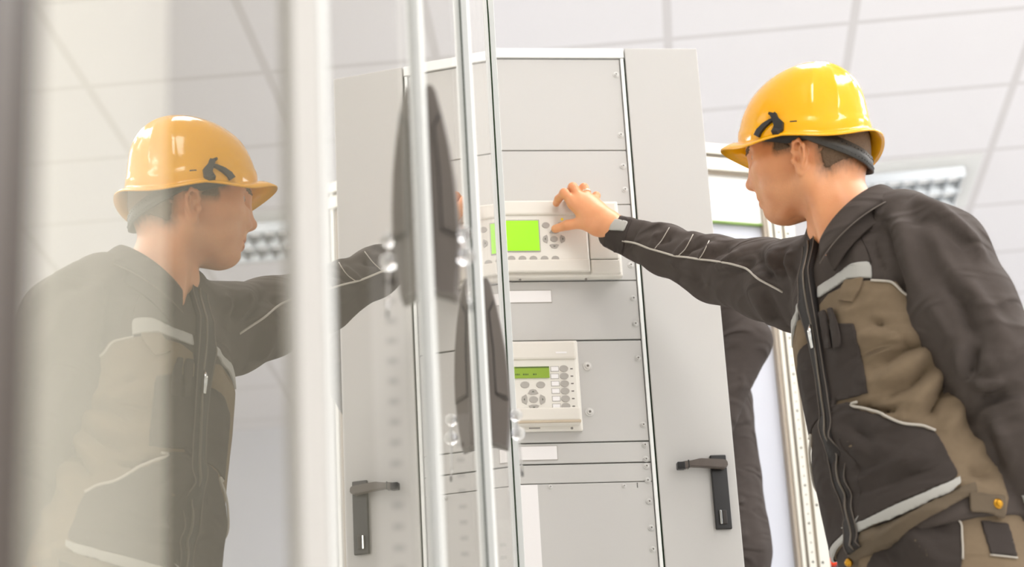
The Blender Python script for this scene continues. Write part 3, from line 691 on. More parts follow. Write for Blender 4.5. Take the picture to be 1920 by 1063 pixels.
allp = np.array([WRL, LH['k']]); LV_, LF_ = sdf_mesh(lhand_sdf, tuple(allp.min(0)-.16), tuple(allp.max(0)+np.array([.14, .14, .11])), .003)
def core_sdf(p):
    d = caps(p, AX0, AX0 + AXU*AXL*.72, .095, .085)
    d = sm(d, caps(p, AX0 + AXU*AXL*.72, h2w(NECK_B), .06, .045), .03)
    for a, b, c in ((SHL, ELL, WRL), (SHR, ELR, WRR)):
        d = sm(d, caps(p, AX0 + AXU*AXL*.82, a, .06, .05), .03); d = sm(d, caps(p, a, b, .045, .036), .02); d = sm(d, caps(p, b, b*.2+c*.8, .028, .016), .01)
    return d
CV, CF = sdf_mesh(core_sdf, (.05, 2.80, .72), (.95, 3.90, 1.72), .014)
bv, bf, off = [], [], 0
for v, f in ((headW, HEADF), (RV, RF), (LV_, LF_), (CV, CF)):
    bv.append(v); bf.append(f+off); off += len(v)
person = np_obj('person', np.concatenate(bv), np.concatenate(bf), [M['skin']])
tag(person, 'worker in yellow hard hat and dark work jacket, reaching to the upper relay', 'person')
# eyes, brows
for s in (1, -1):
    b = bmesh.new(); c = h2w((.0685*1.13, .032*s, .0420)); bm_sphere(b, c, .0148, 20, 14); e = obj('eye', b, M['lens_white'], person, True)
    b = bmesh.new(); g = h2w((.0775*1.13, .0315*s, .0420)); bm_sphere(b, g, .0056, 16, 10); obj('iris', b, M['iris'], e, True)
hn = vert_normals(HEADV, HEADF)
def head_shell(name, mask, off, m, parent, jitter=0.):
    """a thin layer lifted off the head where mask is true"""
    keep = mask[HEADF].all(1); f = HEADF[keep]; ids = np.unique(f); mp = -np.ones(len(HEADV), int); mp[ids] = np.arange(len(ids))
    rg = np.random.default_rng(3); o = off + jitter*rg.random(len(ids))
    edge = np.zeros(len(HEADV), int); 
    P = HEADV[ids] + hn[ids]*o[:, None]
    # sink the border into the skin
    cnt = np.zeros(len(HEADV), int); cn2 = np.zeros(len(HEADV), int)
    np.add.at(cnt, HEADF.ravel(), 1); np.add.at(cn2, f.ravel(), 1); bd = (cnt != cn2)[ids]
    P[bd] = HEADV[ids][bd] - hn[ids][bd]*.0012
    return np_obj(name, h2w(P), mp[f], m, parent)
x, y, z = np.where(HEADV[:, 0] > 0, HEADV[:, 0]/1.13, HEADV[:, 0]/.94), np.abs(HEADV[:, 1]), HEADV[:, 2]
nz = np.array([noise.noise(Vector((a*160, b*160, c*60))) for a, b, c in HEADV])
def sstep(a, b, v): t = np.clip((v-a)/(b-a), 0, 1); return t*t*(3-2*t)
m1 = sstep(-.022, -.046, x + .004*nz)*sstep(-.046, -.018, z + (x+.03)*.45 + .006*nz)
m2 = sstep(.056, .044, x)*sstep(.034, .052, z - .06*np.maximum(x, 0) + .003*nz)
m3 = sstep(.004, .010, x)*sstep(.040, .032, x + .002*nz)*sstep(.014, .032, z + .002*nz)*sstep(.055, .062, y)
earw = 1 - sstep(.0725, .0745, y)*sstep(-.036, -.030, x)*sstep(.018, .012, x)*sstep(.050, .044, z)
hm = np.maximum(np.maximum(m1, m2), m3)*earw
stub = .17*sstep(-.004, -.030, z - .25*x)*sstep(-.012, .012, x)*sstep(-.085, -.070, z)*sstep(.024, .030, np.hypot(y, z+.028) + .02*(x < .06))
hm = np.maximum(hm, stub)
at = person.data.attributes.new('hair_mask', 'FLOAT', 'POINT'); full = np.zeros(len(person.data.vertices), np.float32); full[:len(hm)] = hm; at.data.foreach_set('value', full)
xl = HEADV[:, 0]/1.13
lm = np.maximum(np.exp(-((y/.019)**4 + ((z + .0215 + 6*y*y)/.0048)**4)), np.exp(-((y/.018)**4 + ((z + .0338 - 6*y*y)/.0058)**4)))*(xl > .062)*.8
at = person.data.attributes.new('lip_mask', 'FLOAT', 'POINT'); full = np.zeros(len(person.data.vertices), np.float32); full[:len(lm)] = lm; at.data.foreach_set('value', full)
ear = (y > .0745) & (x > -.03) & (x < .016) & (z < .045) & (z > -.045)
hair = (hm > .80 + .12*nz)
head_shell('hair', hair, .0016, M['hair'], person, .0010)
brow = (x > .060) & (np.abs(z - (.0605 + .10*np.maximum(0, .028-np.abs(y-.028)) - .0028)) < .0038) & (y > .010) & (y < .050)
for s in (1, -1): head_shell('eyebrow', brow & (HEADV[:, 1]*s > 0), .0010, M['hair'], person, .0006)
# ring
c = HPTS['rm']*.42 + HPTS['rp']*.58; ax = unit(HPTS['rp']-HPTS['rm']); a = unit(np.cross(ax, [0, 0, 1])); bb = np.cross(ax, a)
b = bmesh.new(); bm_tube(b, [c + (a*math.cos(t) + bb*math.sin(t))*.0094 for t in np.linspace(0, 2*math.pi, 25)], .0019, 8); obj('finger_ring', b, M['gold'], person, True)
# nails on thumb
# ---- helmet (head frame)
def helmet_pt(th, ph, push=0.):
    """th: 0 front .. pi back, ph: 0 rim .. pi/2 crown"""
    c, s = math.cos(th), math.sin(th)
    ub = .043 + (.039*c**4.5 if c > 0 else -.02*abs(c) + .036*c**4)
    a = .111 if c > 0 else .110
    cp, sp = math.cos(ph)**.84, math.sin(ph)**.97
    r = push
    fx, lx = (a+r)*c*cp - .003, (.100+r)*s*cp
    u = ub + (.1925 + r - ub)*sp
    # raised middle ridge and side ribs
    rid = 1/(1+math.exp((abs(lx)-.026)/.0022)); rid *= min(1, max(0, (ph-.35)/.3))
    rib = math.exp(-((th_abs(th)-2.02)/.055)**2)*min(1, max(0, (ph-.15)/.2))*min(1, max(0, (1.25-ph)/.3))
    rib2 = math.exp(-((th_abs(th)-2.45)/.05)**2)*min(1, max(0, (ph-.10)/.2))*min(1, max(0, (1.25-ph)/.3))
    k = 1 + .028*rid + .016*rib + .014*rib2
    low = 1/(1+math.exp((ph-.16)/.012))*.018          # thicker lower band
    k += low
    return ((fx+.003)*k - .003 - .016*sp*sp, lx*k, ub + (u-ub)*(1+.02*rid))
def th_abs(t): t = t % (2*math.pi); return t if t <= math.pi else 2*math.pi-t
NT, NP_ = 144, 40
hv, hf = [], []
for j in range(NP_):
    ph = (math.pi/2)*(j/(NP_))**1.05
    for i in range(NT): hv.append(helmet_pt(2*math.pi*i/NT, ph))
hv.append((-.019, 0, .1955))
for j in range(NP_-1):
    for i in range(NT): hf.append((j*NT+i, j*NT+(i+1) % NT, (j+1)*NT+(i+1) % NT, (j+1)*NT+i))
top = len(hv)-1
for i in range(NT): hf.append(((NP_-1)*NT+i, (NP_-1)*NT+(i+1) % NT, top))
# brim: four rings outward, then back under
def brim(th, k):
    c, s = math.cos(th), math.sin(th)
    wd = .009 + .026*max(0, c)**7 + .010*max(0, -c)**4
    x0, y0, u0 = helmet_pt(th, 0)
    L = math.hypot(x0+.003, y0); ux, uy = (x0+.003)/L, y0/L
    t = k
    return (x0 + ux*wd*t, y0 + uy*wd*t, u0 + .001 - (.006 + .004*max(0, c)**2)*t*t - (.003*max(0, -c)**2)*t)
rings = [[brim(2*math.pi*i/NT, k) for i in range(NT)] for k in (.3, .65, 1.0)]
und = [[(lambda q: (q[0], q[1], q[2]-.0030))(brim(2*math.pi*i/NT, k)) for i in range(NT)] for k in (1.0, .5, -.1)]
inn = []
for ph in (.12, .5, .9, 1.3): inn.append([helmet_pt(2*math.pi*i/NT, ph, -.006) for i in range(NT)])
base = [list(range(NT))]
seq = [0]
for rg in rings + und + inn:
    st = len(hv); hv += rg; base.append(list(range(st, st+NT)))
for a, b2 in zip(base[:-1], base[1:]):
    for i in range(NT): hf.append((a[(i+1) % NT], a[i], b2[i], b2[(i+1) % NT]))
hf.append(tuple(base[-1]))
helmet = empty('safety_helmet'); helmet.parent = person
HT_ = R_(2.2)
def hel(P):
    P = np.asarray(P, float); c, s = math.cos(HT_), math.sin(HT_); Q = P.copy(); Q[..., 0] = P[..., 0]*c - (P[..., 2]-.06)*s + .011; Q[..., 2] = P[..., 0]*s + (P[..., 2]-.06)*c + .06; return h2w(Q)
me = bpy.data.meshes.new('helmet_shell'); me.from_pydata([tuple(v) for v in hel(np.array(hv))], [], hf); me.materials.append(M['shell'])
bm = bmesh.new(); bm.from_mesh(me); bmesh.ops.recalc_face_normals(bm, faces=bm.faces); bm.to_mesh(me); bm.free()
helmet_shell = link('helmet_shell', me, helmet, True)
HBV = BVHTree.FromPolygons([Vector(v) for v in hel(np.array(hv))], hf)
def hray(px, py, off):
    d = Vector(ray(px, py)).normalized(); h = HBV.ray_cast(Vector(CAMP), d)
    if h[0] is None:
        q = HBV.find_nearest(Vector(PY(px, py, 3.0))); h = q
    n = h[1] if h[1].dot(d) < 0 else -h[1]
    return h[0] + n*off
def flip_head(P):          # mirror a world point through the head's middle plane
    q = np.array(P) - HO; return HO + q - 2*(q @ HL)*HL
# chin strap clip and its loop, both sides
def ribbon(path, wid, off, bm, fl=False, cast=hray, thick=.0018):
    P = [np.array(cast(x, y, off)) for x, y in path]; Q = [np.array(cast(x, y, off+thick)) for x, y in path]
    n = len(P); L = []
    for i in range(n):
        t = unit(P[min(i+1, n-1)]-P[max(i-1, 0)]); vn = unit(Q[i]-P[i]); s = unit(np.cross(t, vn))
        wq = wid[i] if isinstance(wid, (list, tuple)) else wid
        R4 = [P[i]-s*wq/2 - vn*.003, P[i]+s*wq/2 - vn*.003, Q[i]+s*wq/2, Q[i]-s*wq/2]
        if fl: R4 = [flip_head(q) for q in R4]
        L.append([bm.verts.new(q) for q in R4])
    fs = []
    for i in range(n-1):
        for k in range(4): fs.append(bm.faces.new((L[i][k], L[i][(k+1) % 4], L[i+1][(k+1) % 4], L[i+1][k])))
    fs += [bm.faces.new(L[0]), bm.faces.new(L[-1][::-1])]
    bmesh.ops.recalc_face_normals(bm, faces=bm.faces)
for fl in (False, True):
    b = bmesh.new(); ribbon([(1452, 216), (1456, 226), (1462, 234), (1461, 243), (1454, 252)], [.010, .010, .016, .017, .013], .002, b, fl, thick=.005); obj('strap_clip', b, M['strap'], helmet)
    b = bmesh.new(); ribbon([(1444, 214), (1453, 216)], .004, .003, b, fl, thick=.002); obj('clip_hook', b, M['strap'], helmet)
    b = bmesh.new(); ribbon([(1455, 224), (1445, 229), (1434, 237), (1425, 247), (1421, 256)], [.004, .007, .010, .012, .013], .003, b, fl); obj('strap', b, M['strap'], helmet)
    b = bmesh.new(); ribbon([(1481, 228), (1494, 227)], .0022, -.0002, b, fl, thick=.0006); obj('vent_slot', b, M['strap'], helmet)
# headband inside the helmet and the nape strap
def band(name, path, wid, m, thick=.003):
    n = len(path); bm = bmesh.new(); L = []
    for i in range(n):
        p = np.array(path[i]); t = unit(np.array(path[min(i+1, n-1)])-np.array(path[max(i-1, 0)])); out = unit([p[0]+.005, p[1], 0]); s = unit(np.cross(t, out)); wq = wid[i]
        L.append([bm.verts.new(hel(q)) for q in (p-s*wq/2, p+s*wq/2, p+s*wq/2+out*thick, p-s*wq/2+out*thick)])
    for i in range(n-1):
        for k in range(4): bm.faces.new((L[i][k], L[i][(k+1) % 4], L[i+1][(k+1) % 4], L[i+1][k]))
    bm.faces.new(L[0]); bm.faces.new(L[-1][::-1]); bmesh.ops.recalc_face_normals(bm, faces=bm.faces)
    return obj(name, bm, m, helmet, True)
pth, wd = [], []
for i in range(-24, 25):
    th = math.pi*i/24; c, s = math.cos(th), math.sin(th)
    pth.append(((.1005 if c < 0 else .094)*c-.003, .0835*s, .044 + (.036*max(0, c)))); wd.append(.026)
band('headband', pth, wd, M['strap'])
def nape(th):
    k = max(0, (abs(th-math.pi) < 9) and (math.radians(75) - abs(th-math.pi))/math.radians(75)); k = min(1, max(0, k))
    c, s = math.cos(th), math.sin(th)
    return np.array((.109*c - .003 + .005*k**3, .0845*s, .046 - .040*(1-(1-k)**2.0)))
pth, wd = [], []
for i in range(-20, 21):
    pth.append(tuple(nape(math.pi + math.radians(78)*i/20))); wd.append(.0245)
nb = band('nape_strap', pth, wd, M['band'])
b = bmesh.new()
for i in range(-14, 15):
    for dz in (-.0065, .0065):
        q = nape(math.pi + math.radians(66)*i/14) + np.array([0, 0, dz]); q[:2] *= 1.030; bm_sphere(b, hel(q), .0011, 6, 4)
obj('punched_row', b, M['strap'], nb)

# ---- clothes
# torso: cross sections along the spine axis, (t, front, back, half width, forward shift)
TSEC = np.array([[-.30, .120, .135, .165, .000], [-.12, .122, .135, .168, .000], [.02, .128, .135, .172, .000], [.18, .128, .130, .168, .000], [.36, .122, .125, .166, .002], [.55, .114, .122, .172, .000], [.70, .106, .118, .174, -.003], [.82, .098, .105, .158, -.004], [.90, .080, .088, .118, -.006], [1.0, .066, .070, .082, -.010], [1.06, .060, .066, .074, -.010]])
def torso_sdf(p, grow=0., sec=TSEC):
    q = p - AX0.astype(np.float32); t = (q @ AXU.astype(np.float32))/AXL; x = q @ TF.astype(np.float32); y = q @ TL.astype(np.float32)
    g = [np.interp(t, sec[:, 0], sec[:, k]).astype(np.float32) for k in (1, 2, 3, 4)]
    x = x - g[3]; a = np.where(x > 0, g[0], g[1]) + grow; b = g[2] + grow
    n = 2.35
    r = (np.abs(x/a)**n + np.abs(y/b)**n)**(1/n)
    rad = np.sqrt(x*x+y*y) + 1e-6
    d = (rad - rad/np.maximum(r, 1e-4))*.92
    return d, t
def fatline(p, pts, rad, k=.02):
    d = None
    for i in range(len(pts)-1):
        e = caps(p, pts[i], pts[i+1], rad[i], rad[i+1]); d = e if d is None else sm(d, e, k)
    return d
SL = [PY(1690, 440, 3.00), PY(1752, 490, 2.955), PY(1806, 590, 2.93), PY(1862, 690, 2.92), PY(1902, 800, 2.94), PY(1944, 962, 2.985)]   # near sleeve
SLR = [.074, .086, .084, .079, .072, .054]
SR = [PY(1560, 520, 3.20), PY(1502, 535, 3.285), PY(1435, 522, 3.375), PY(1345, 506, 3.49), PY(1250, 469, 3.595), PY(1147, 434, 3.705)]   # reaching sleeve
SRR = [.085, .082, .070, .060, .047, .0345]
def jacket_parts(p):
    t_, tt = torso_sdf(p)
    lo_ = (-.02 - tt)*AXL; hi_ = (tt - 1.0)*AXL
    t_ = np.maximum(np.maximum(t_, lo_), hi_)
    l_ = fatline(p, SL, SLR); ax = unit(SL[-1]-SL[-2]); l_ = np.maximum(l_, (p - SL[-1].astype(np.float32)) @ ax.astype(np.float32))
    r_ = fatline(p, SR, SRR); ax = unit(SR[-1]-SR[-2]); r_ = np.maximum(r_, (p - SR[-1].astype(np.float32)) @ ax.astype(np.float32))
    return t_, l_, r_
def jacket_sdf(p):
    t_, l_, r_ = jacket_parts(p)
    sh = caps(p, SL[0], AX0+AXU*AXL*.93, .060, .050); sh2 = caps(p, SR[0], AX0+AXU*AXL*.93, .060, .050)
    d = sm(sm(t_, sh, .03), sh2, .03)
    d = sm(d, l_, .004); return sm(d, r_, .022)
JV, JF = sdf_mesh(jacket_sdf, (.14, 2.78, .74), (.92, 3.80, 1.74), .0052)
# keep only the outside skin
JN = vert_normals(JV, JF)
if ((JV - JV.mean(0))*JN).sum(1).mean() < 0: JF = JF[:, ::-1]; JN = -JN
parts_at = lambda V: np.stack(jacket_parts(V.astype(np.float32)), -1).argmin(-1)
JL = parts_at(JV)
def segdist(px, path):
    d = np.full(len(px), 1e9)
    for a, b in zip(path[:-1], path[1:]):
        a = np.array(a, float); b = np.array(b, float); ba = b-a; h = np.clip(((px-a) @ ba)/(ba @ ba+1e-9), 0, 1)
        taper = 1.0
        d = np.minimum(d, np.hypot(*(px - a - h[:, None]*ba).T))
    return d
def folds(V, N, strokes, mask):
    px = project(V); vd = V - CAMP; vd /= np.linalg.norm(vd, axis=1)[:, None]; fac = np.clip((-(N*vd).sum(1)-.02)/.25, 0, 1)*mask
    D = np.zeros(len(V))
    for path, wd, amp in strokes:
        d = segdist(px, path)
        # fade both ends
        L = np.array(path, float); 
        e = np.minimum(np.hypot(*(px-L[0]).T), np.hypot(*(px-L[-1]).T)); fade = np.clip(e/(wd*2.2), .25, 1)
        D += 1.65*amp*.001*np.exp(-(d/wd)**2)*fade
    return V + N*(D*fac)[:, None]
# (stroke in photo pixels, width, height in mm): positive = ridge, negative = valley
FOLD_T = [([(1600, 640), (1660, 625), (1740, 650)], 13, 9), ([(1625, 600), (1680, 625), (1730, 665)], 9, -7), ([(1640, 690), (1700, 650), (1760, 640)], 11, -9), ([(1640, 720), (1700, 690), (1745, 650)], 12, 8), ([(1650, 745), (1710, 720), (1755, 680)], 10, -8),
          ([(1700, 775), (1740, 730), (1775, 690)], 12, 9), ([(1735, 790), (1770, 730), (1790, 690)], 11, -9), ([(1770, 830), (1795, 770), (1800, 720)], 13, 9), ([(1560, 830), (1600, 870), (1645, 890)], 14, -7), ([(1550, 800), (1600, 830), (1680, 860)], 14, 8), ([(1600, 800), (1650, 850), (1655, 885)], 11, -7),
          ([(1680, 880), (1720, 850), (1760, 830)], 14, 6), ([(1560, 930), (1640, 920), (1760, 870)], 16, -5), ([(1550, 860), (1560, 920), (1590, 990)], 10, -6), ([(1800, 880), (1840, 890), (1870, 880)], 12, -8), ([(1820, 860), (1840, 830), (1850, 800)], 12, 6),
          ([(1600, 560), (1580, 620), (1575, 700)], 12, 4), ([(1605, 760), (1650, 770), (1690, 765)], 9, -11), ([(1590, 1030), (1680, 985), (1780, 935)], 9, 5), ([(1640, 1000), (1720, 955), (1800, 915)], 8, -5), ([(1525, 600), (1530, 700), (1540, 800)], 8, -5), ([(1508, 560), (1510, 640), (1522, 740)], 7, 5),
          ([(1640, 440), (1650, 480), (1660, 520)], 10, -4), ([(1600, 440), (1610, 500), (1620, 560)], 16, 3)]
FOLD_L = [([(1700, 370), (1760, 395), (1820, 450), (1850, 505)], 12, 8), ([(1690, 410), (1760, 415), (1830, 480)], 12, -5), ([(1650, 415), (1665, 480), (1690, 560)], 10, -9), ([(1680, 390), (1700, 470), (1725, 560)], 16, 7), ([(1745, 430), (1765, 480), (1800, 540)], 13, 6), ([(1765, 520), (1800, 560), (1830, 640)], 13, -9),
          ([(1740, 560), (1770, 610), (1790, 650)], 12, 5), ([(1800, 520), (1850, 580), (1890, 660)], 16, 7), ([(1830, 640), (1822, 690), (1815, 720)], 11, -11), ([(1800, 640), (1800, 680), (1800, 710)], 11, 7), ([(1815, 720), (1850, 722), (1890, 708)], 9, 10), ([(1820, 745), (1860, 745), (1895, 730)], 10, -10), ([(1830, 690), (1870, 680), (1900, 660)], 14, 6),
          ([(1850, 770), (1870, 800), (1890, 850)], 13, 6), ([(1845, 800), (1860, 840), (1880, 890)], 9, -5), ([(1630, 380), (1640, 420), (1625, 460)], 9, -4), ([(1655, 372), (1640, 400), (1632, 440)], 7, 5)]
FOLD_R = [([(1195, 425), (1185, 440), (1175, 470)], 6, -4), ([(1240, 430), (1226, 455), (1215, 470)], 7, 5), ([(1262, 440), (1235, 452), (1220, 455)], 6, -6), ([(1300, 445), (1275, 470), (1262, 490)], 7, 6), ([(1330, 450), (1290, 465), (1275, 485)], 7, -7), ([(1345, 455), (1320, 480), (1312, 500)], 7, 6), ([(1375, 462), (1340, 475), (1325, 490)], 7, -6), ([(1390, 470), (1350, 500), (1400, 502)], 7, 6),
          ([(1420, 465), (1425, 500), (1460, 520)], 8, -8), ([(1415, 480), (1400, 500), (1360, 515)], 8, -6), ([(1450, 465), (1445, 500), (1470, 525)], 7, 7), ([(1470, 470), (1462, 500), (1480, 520)], 6, -7), ([(1490, 465), (1478, 495), (1490, 530)], 7, 7), ([(1430, 540), (1460, 600), (1485, 640)], 10, -6), ([(1400, 520), (1420, 560), (1460, 620)], 12, 6), ([(1315, 500), (1300, 530), (1320, 550)], 9, -4), ([(1220, 480), (1260, 510), (1330, 540)], 10, -4), ([(1170, 410), (1260, 428), (1330, 446)], 7, 3)]
JV = folds(JV, JN, FOLD_T, JL == 0); JV = folds(JV, JN, FOLD_L, JL == 1); JV = folds(JV, JN, FOLD_R, JL == 2)
# soft random drape everywhere
nzv = np.array([noise.fractal(Vector((a*9, b*9, c*6)), 1.0, 2.0, 3) for a, b, c in JV]); JV = JV + JN*(nzv*.0040)[:, None]
JN = vert_normals(JV, JF)
jacket = np_obj('jacket', JV, JF, [M['jacket']], person)
JVl = [Vector(v) for v in JV]
lab = JL[JF]
def sub_bvh(k): 
    f = JF[(lab == k).all(1)]; return BVHTree.FromPolygons(JVl, [tuple(int(i) for i in q) for q in f])
BV = {k: sub_bvh(k) for k in (1, 2)}
# the torso alone, so that panels run on beneath the sleeves
def torso_only(p):
    t_ = jacket_parts(p)[0]; sh = caps(p, SL[0], AX0+AXU*AXL*.93, .060, .050); sh2 = caps(p, SR[0], AX0+AXU*AXL*.93, .060, .050)
    return sm(sm(t_, sh, .03), sh2, .03)
V0, F0 = sdf_mesh(torso_only, (.30, 2.78, .74), (.92, 3.45, 1.62), .0052); N0 = vert_normals(V0, F0)
if ((V0 - V0.mean(0))*N0).sum(1).mean() < 0: F0 = F0[:, ::-1]; N0 = -N0
V0 = folds(V0, N0, FOLD_T, 1.0); V0 = V0 + N0*(np.array([noise.fractal(Vector((a*9, b*9, c*6)), 1.0, 2.0, 3) for a, b, c in V0])*.0040)[:, None]
BV[0] = BVHTree.FromPolygons([Vector(v) for v in V0], [tuple(int(i) for i in f) for f in F0])
BV['all'] = BVHTree.FromPolygons(JVl, [tuple(int(i) for i in q) for q in JF])
def cast(px, py, key, off, tree=None):
    d = Vector(ray(px, py)).normalized(); h = (tree or BV[key]).ray_cast(Vector(CAMP), d)
    if h[0] is None: return None
    n = h[1] if h[1].dot(d) < 0 else -h[1]
    return np.array(h[0] + n*off)
from mathutils.geometry import delaunay_2d_cdt
def inside(P, poly):
    x, y = P; c = False; n = len(poly)
    for i in range(n):
        (x1, y1), (x2, y2) = poly[i], poly[(i+1) % n]
        if (y1 > y) != (y2 > y) and x < (x2-x1)*(y-y1)/(y2-y1)+x1: c = not c
    return c
def dense(poly, st=6, closed=True):
    out = []; n = len(poly)
    for i in range(n if closed else n-1):
        a, b = np.array(poly[i], float), np.array(poly[(i+1) % n], float); k = max(1, int(np.hypot(*(b-a))/st))
        out += [tuple(a+(b-a)*j/k) for j in range(k)]
    if not closed: out.append(tuple(poly[-1]))
    return out
def mirror_torso(P):
    q = P - AX0; Q = P - 2*(q @ TL)*TL
    h = BV['all'].find_nearest(Vector(Q)); return np.array(h[0]), np.array(h[1])
def patch(name, poly, key, off, m, parent, smooth=2, st=6, flip=False, tree=None, sink=.004):
    B = dense(poly, st); xs, ys = zip(*poly); I = []
    for x in np.arange(min(xs)+st/2, max(xs), st):
        for y in np.arange(min(ys)+st/2, max(ys), st):
            if inside((x, y), poly): I.append((x, y))
    n = len(B); pts = [Vector(p) for p in B + I]
    vs, es, fs, ov, oe, of = delaunay_2d_cdt(pts, [(i, (i+1) % n) for i in range(n)], [], 1, .5)
    P = [cast(v[0], v[1], key, off, tree) for v in vs]
    ok = [p is not None for p in P]
    fs = [f for f in fs if all(ok[i] for i in f)]
    if not fs: return None
    use = sorted({i for f in fs for i in f}); mp = {o: i for i, o in enumerate(use)}
    V = np.array([P[i] for i in use]); T = np.array([[mp[i] for i in f] for f in fs])
    # drop wild triangles across depth jumps
    el = np.max([np.linalg.norm(V[T[:, a]]-V[T[:, (a+1) % 3]], axis=1) for a in range(3)], 0); T = T[el < .05]
    nb = [set() for _ in V]
    for a, b, c in T: nb[a] |= {b, c}; nb[b] |= {a, c}; nb[c] |= {a, b}
    for _ in range(smooth):
        V = np.array([V[i]*.5 + V[list(s)].mean(0)*.5 if s else V[i] for i, s in enumerate(nb)])
    if flip:
        W = []
        for p in V:
            q, nn = mirror_torso(p); W.append(q + nn*(off if True else 0))
        V = np.array(W)
        for _ in range(2): V = np.array([V[i]*.5 + V[list(s)].mean(0)*.5 if s else V[i] for i, s in enumerate(nb)])
    N = np.zeros_like(V); fn = np.cross(V[T[:, 1]]-V[T[:, 0]], V[T[:, 2]]-V[T[:, 0]])
    for k in range(3): np.add.at(N, T[:, k], fn)
    N = np.array([unit(q) if np.linalg.norm(q) > 0 else q for q in N])
    if not flip:
        if ((V-CAMP)*N).sum() > 0: N = -N; T = T[:, ::-1]
    else:
        c = AX0 + AXU*AXL*.45
        if ((V-c)*N).sum() < 0: N = -N; T = T[:, ::-1]
    cnt = {}
    for t in T:
        for a in range(3): e = (t[a], t[(a+1) % 3]); cnt[tuple(sorted(e))] = cnt.get(tuple(sorted(e)), 0) + 1
    k = len(V); V2 = np.concatenate([V, V - N*sink]); Fc = [tuple(t) for t in T]
    for t in T:
        for a in range(3):
            i, j = t[a], t[(a+1) % 3]
            if cnt[tuple(sorted((i, j)))] == 1: Fc.append((j, i, i+k, j+k))
    return np_obj(name, V2, Fc, m, parent)
def seam(name, path, key, off, r, m, parent, st=6, flip=False, tree=None):
    P = [cast(x, y, key, off, tree) for x, y in dense(path, st, False)]; P = [p for p in P if p is not None]
    if len(P) < 3: return None
    P = np.array(P)
    for _ in range(2): P[1:-1] = P[1:-1]*.5 + (P[:-2]+P[2:])*.25
    if flip: P = np.array([(lambda h: h[0] + h[1]*off)(mirror_torso(p)) for p in P])
    b = bmesh.new(); bm_tube(b, P, r, 8); return obj(name, b, m, parent, True)
for fl in (False, True):
    patch('khaki_side_panel', [(1540, 572), (1556, 552), (1580, 540), (1600, 528), (1634, 527), (1680, 529), (1702, 556), (1735, 600), (1775, 655), (1800, 740), (1835, 800), (1866, 860), (1888, 935), (1880, 975), (1800, 912), (1700, 955), (1600, 1005), (1570, 940), (1552, 850), (1545, 760), (1538, 680)], 0, .0036, M['khaki'], jacket, 0, flip=fl, sink=.006)
    patch('reflective_chest_stripe', [(1536, 560), (1537, 537), (1562, 522), (1600, 494), (1631, 492), (1635, 500), (1636, 526), (1630, 522), (1592, 524), (1565, 541)], 0, .0050, M['reflective'], jacket, 1, 5, flip=fl)
    patch('chest_pocket', [(1532, 622), (1575, 606), (1604, 606), (1618, 660), (1632, 738), (1545, 762), (1540, 700)], 0, .0062, M['jacket2'], jacket, 1, flip=fl, sink=.006)
    patch('lower_pocket', [(1541, 768), (1575, 758), (1600, 752), (1603, 765), (1622, 776), (1690, 792), (1757, 814), (1772, 840), (1786, 872), (1797, 896), (1760, 915), (1700, 940), (1620, 980), (1588, 990), (1568, 940), (1552, 860)], 0, .0090, M['jacket2'], jacket, 2, flip=fl, sink=.010)
    patch('reflective_hem_stripe', [(1584, 990), (1625, 975), (1700, 940), (1760, 914), (1798, 896), (1801, 910), (1760, 928), (1700, 958), (1640, 985), (1612, 1002)], 0, .0095, M['reflective'], jacket, 1, 5, flip=fl)
    seam('pocket_piping', [(1616, 751), (1604, 754), (1600, 762), (1622, 775), (1690, 792), (1757, 814)], 0, .0108, .0022, M['piping'], jacket, flip=fl)
    if not fl:
        patch('pocket_flap', [(1590, 525), (1622, 521), (1618, 540), (1602, 570), (1576, 566), (1580, 545)], 0, .0080, M['khaki'], jacket, 2, 4)
        seam('yoke_piping', [(1634, 527), (1672, 530), (1680, 536), (1692, 550), (1706, 559)], 0, .0050, .0021, M['piping'], jacket, 4)
        for q in ([(1545, 585), (1556, 580), (1562, 596), (1566, 625), (1570, 655), (1558, 656), (1552, 625), (1548, 600)], [(1560, 580), (1570, 576), (1578, 596), (1582, 625), (1584, 650), (1573, 656), (1570, 625), (1566, 600)]):
            patch('tool_loop', q, 0, .0125, M['jacket2'], jacket, 2, 4)
patch('waist_band', [(1588, 1008), (1640, 988), (1700, 962), (1760, 932), (1802, 913), (1826, 906), (1832, 925), (1800, 940), (1740, 972), (1690, 1005), (1620, 1052), (1598, 1060)], 0, .0060, M['hem'], jacket, 1)
tabp = patch('waist_tab', [(1814, 925), (1878, 930), (1882, 966), (1816, 962)], 0, .0090, M['hem'], jacket, 2)
def stud(name, px, py, key, r, par, off=.010):
    p = cast(px, py, key, off); q = cast(px+3, py, key, off); q2 = cast(px, py+3, key, off)
    if p is None: return
    n = unit(np.cross(q-p, q2-p)) if q is not None and q2 is not None else unit(CAMP-p)
    if n @ (CAMP-p) < 0: n = -n
    b = bmesh.new(); bm_cyl(b, p - n*.003, n, r, .0045, 20, r2=r*.82); bm_sphere(b, p+n*.0012, r*.7, 16, 8); obj(name, b, M['brass'], par, True)
stud('tab_button', 1865, 947, 0, .0085, jacket); stud('hem_button', 1600, 1050, 0, .0072, jacket)
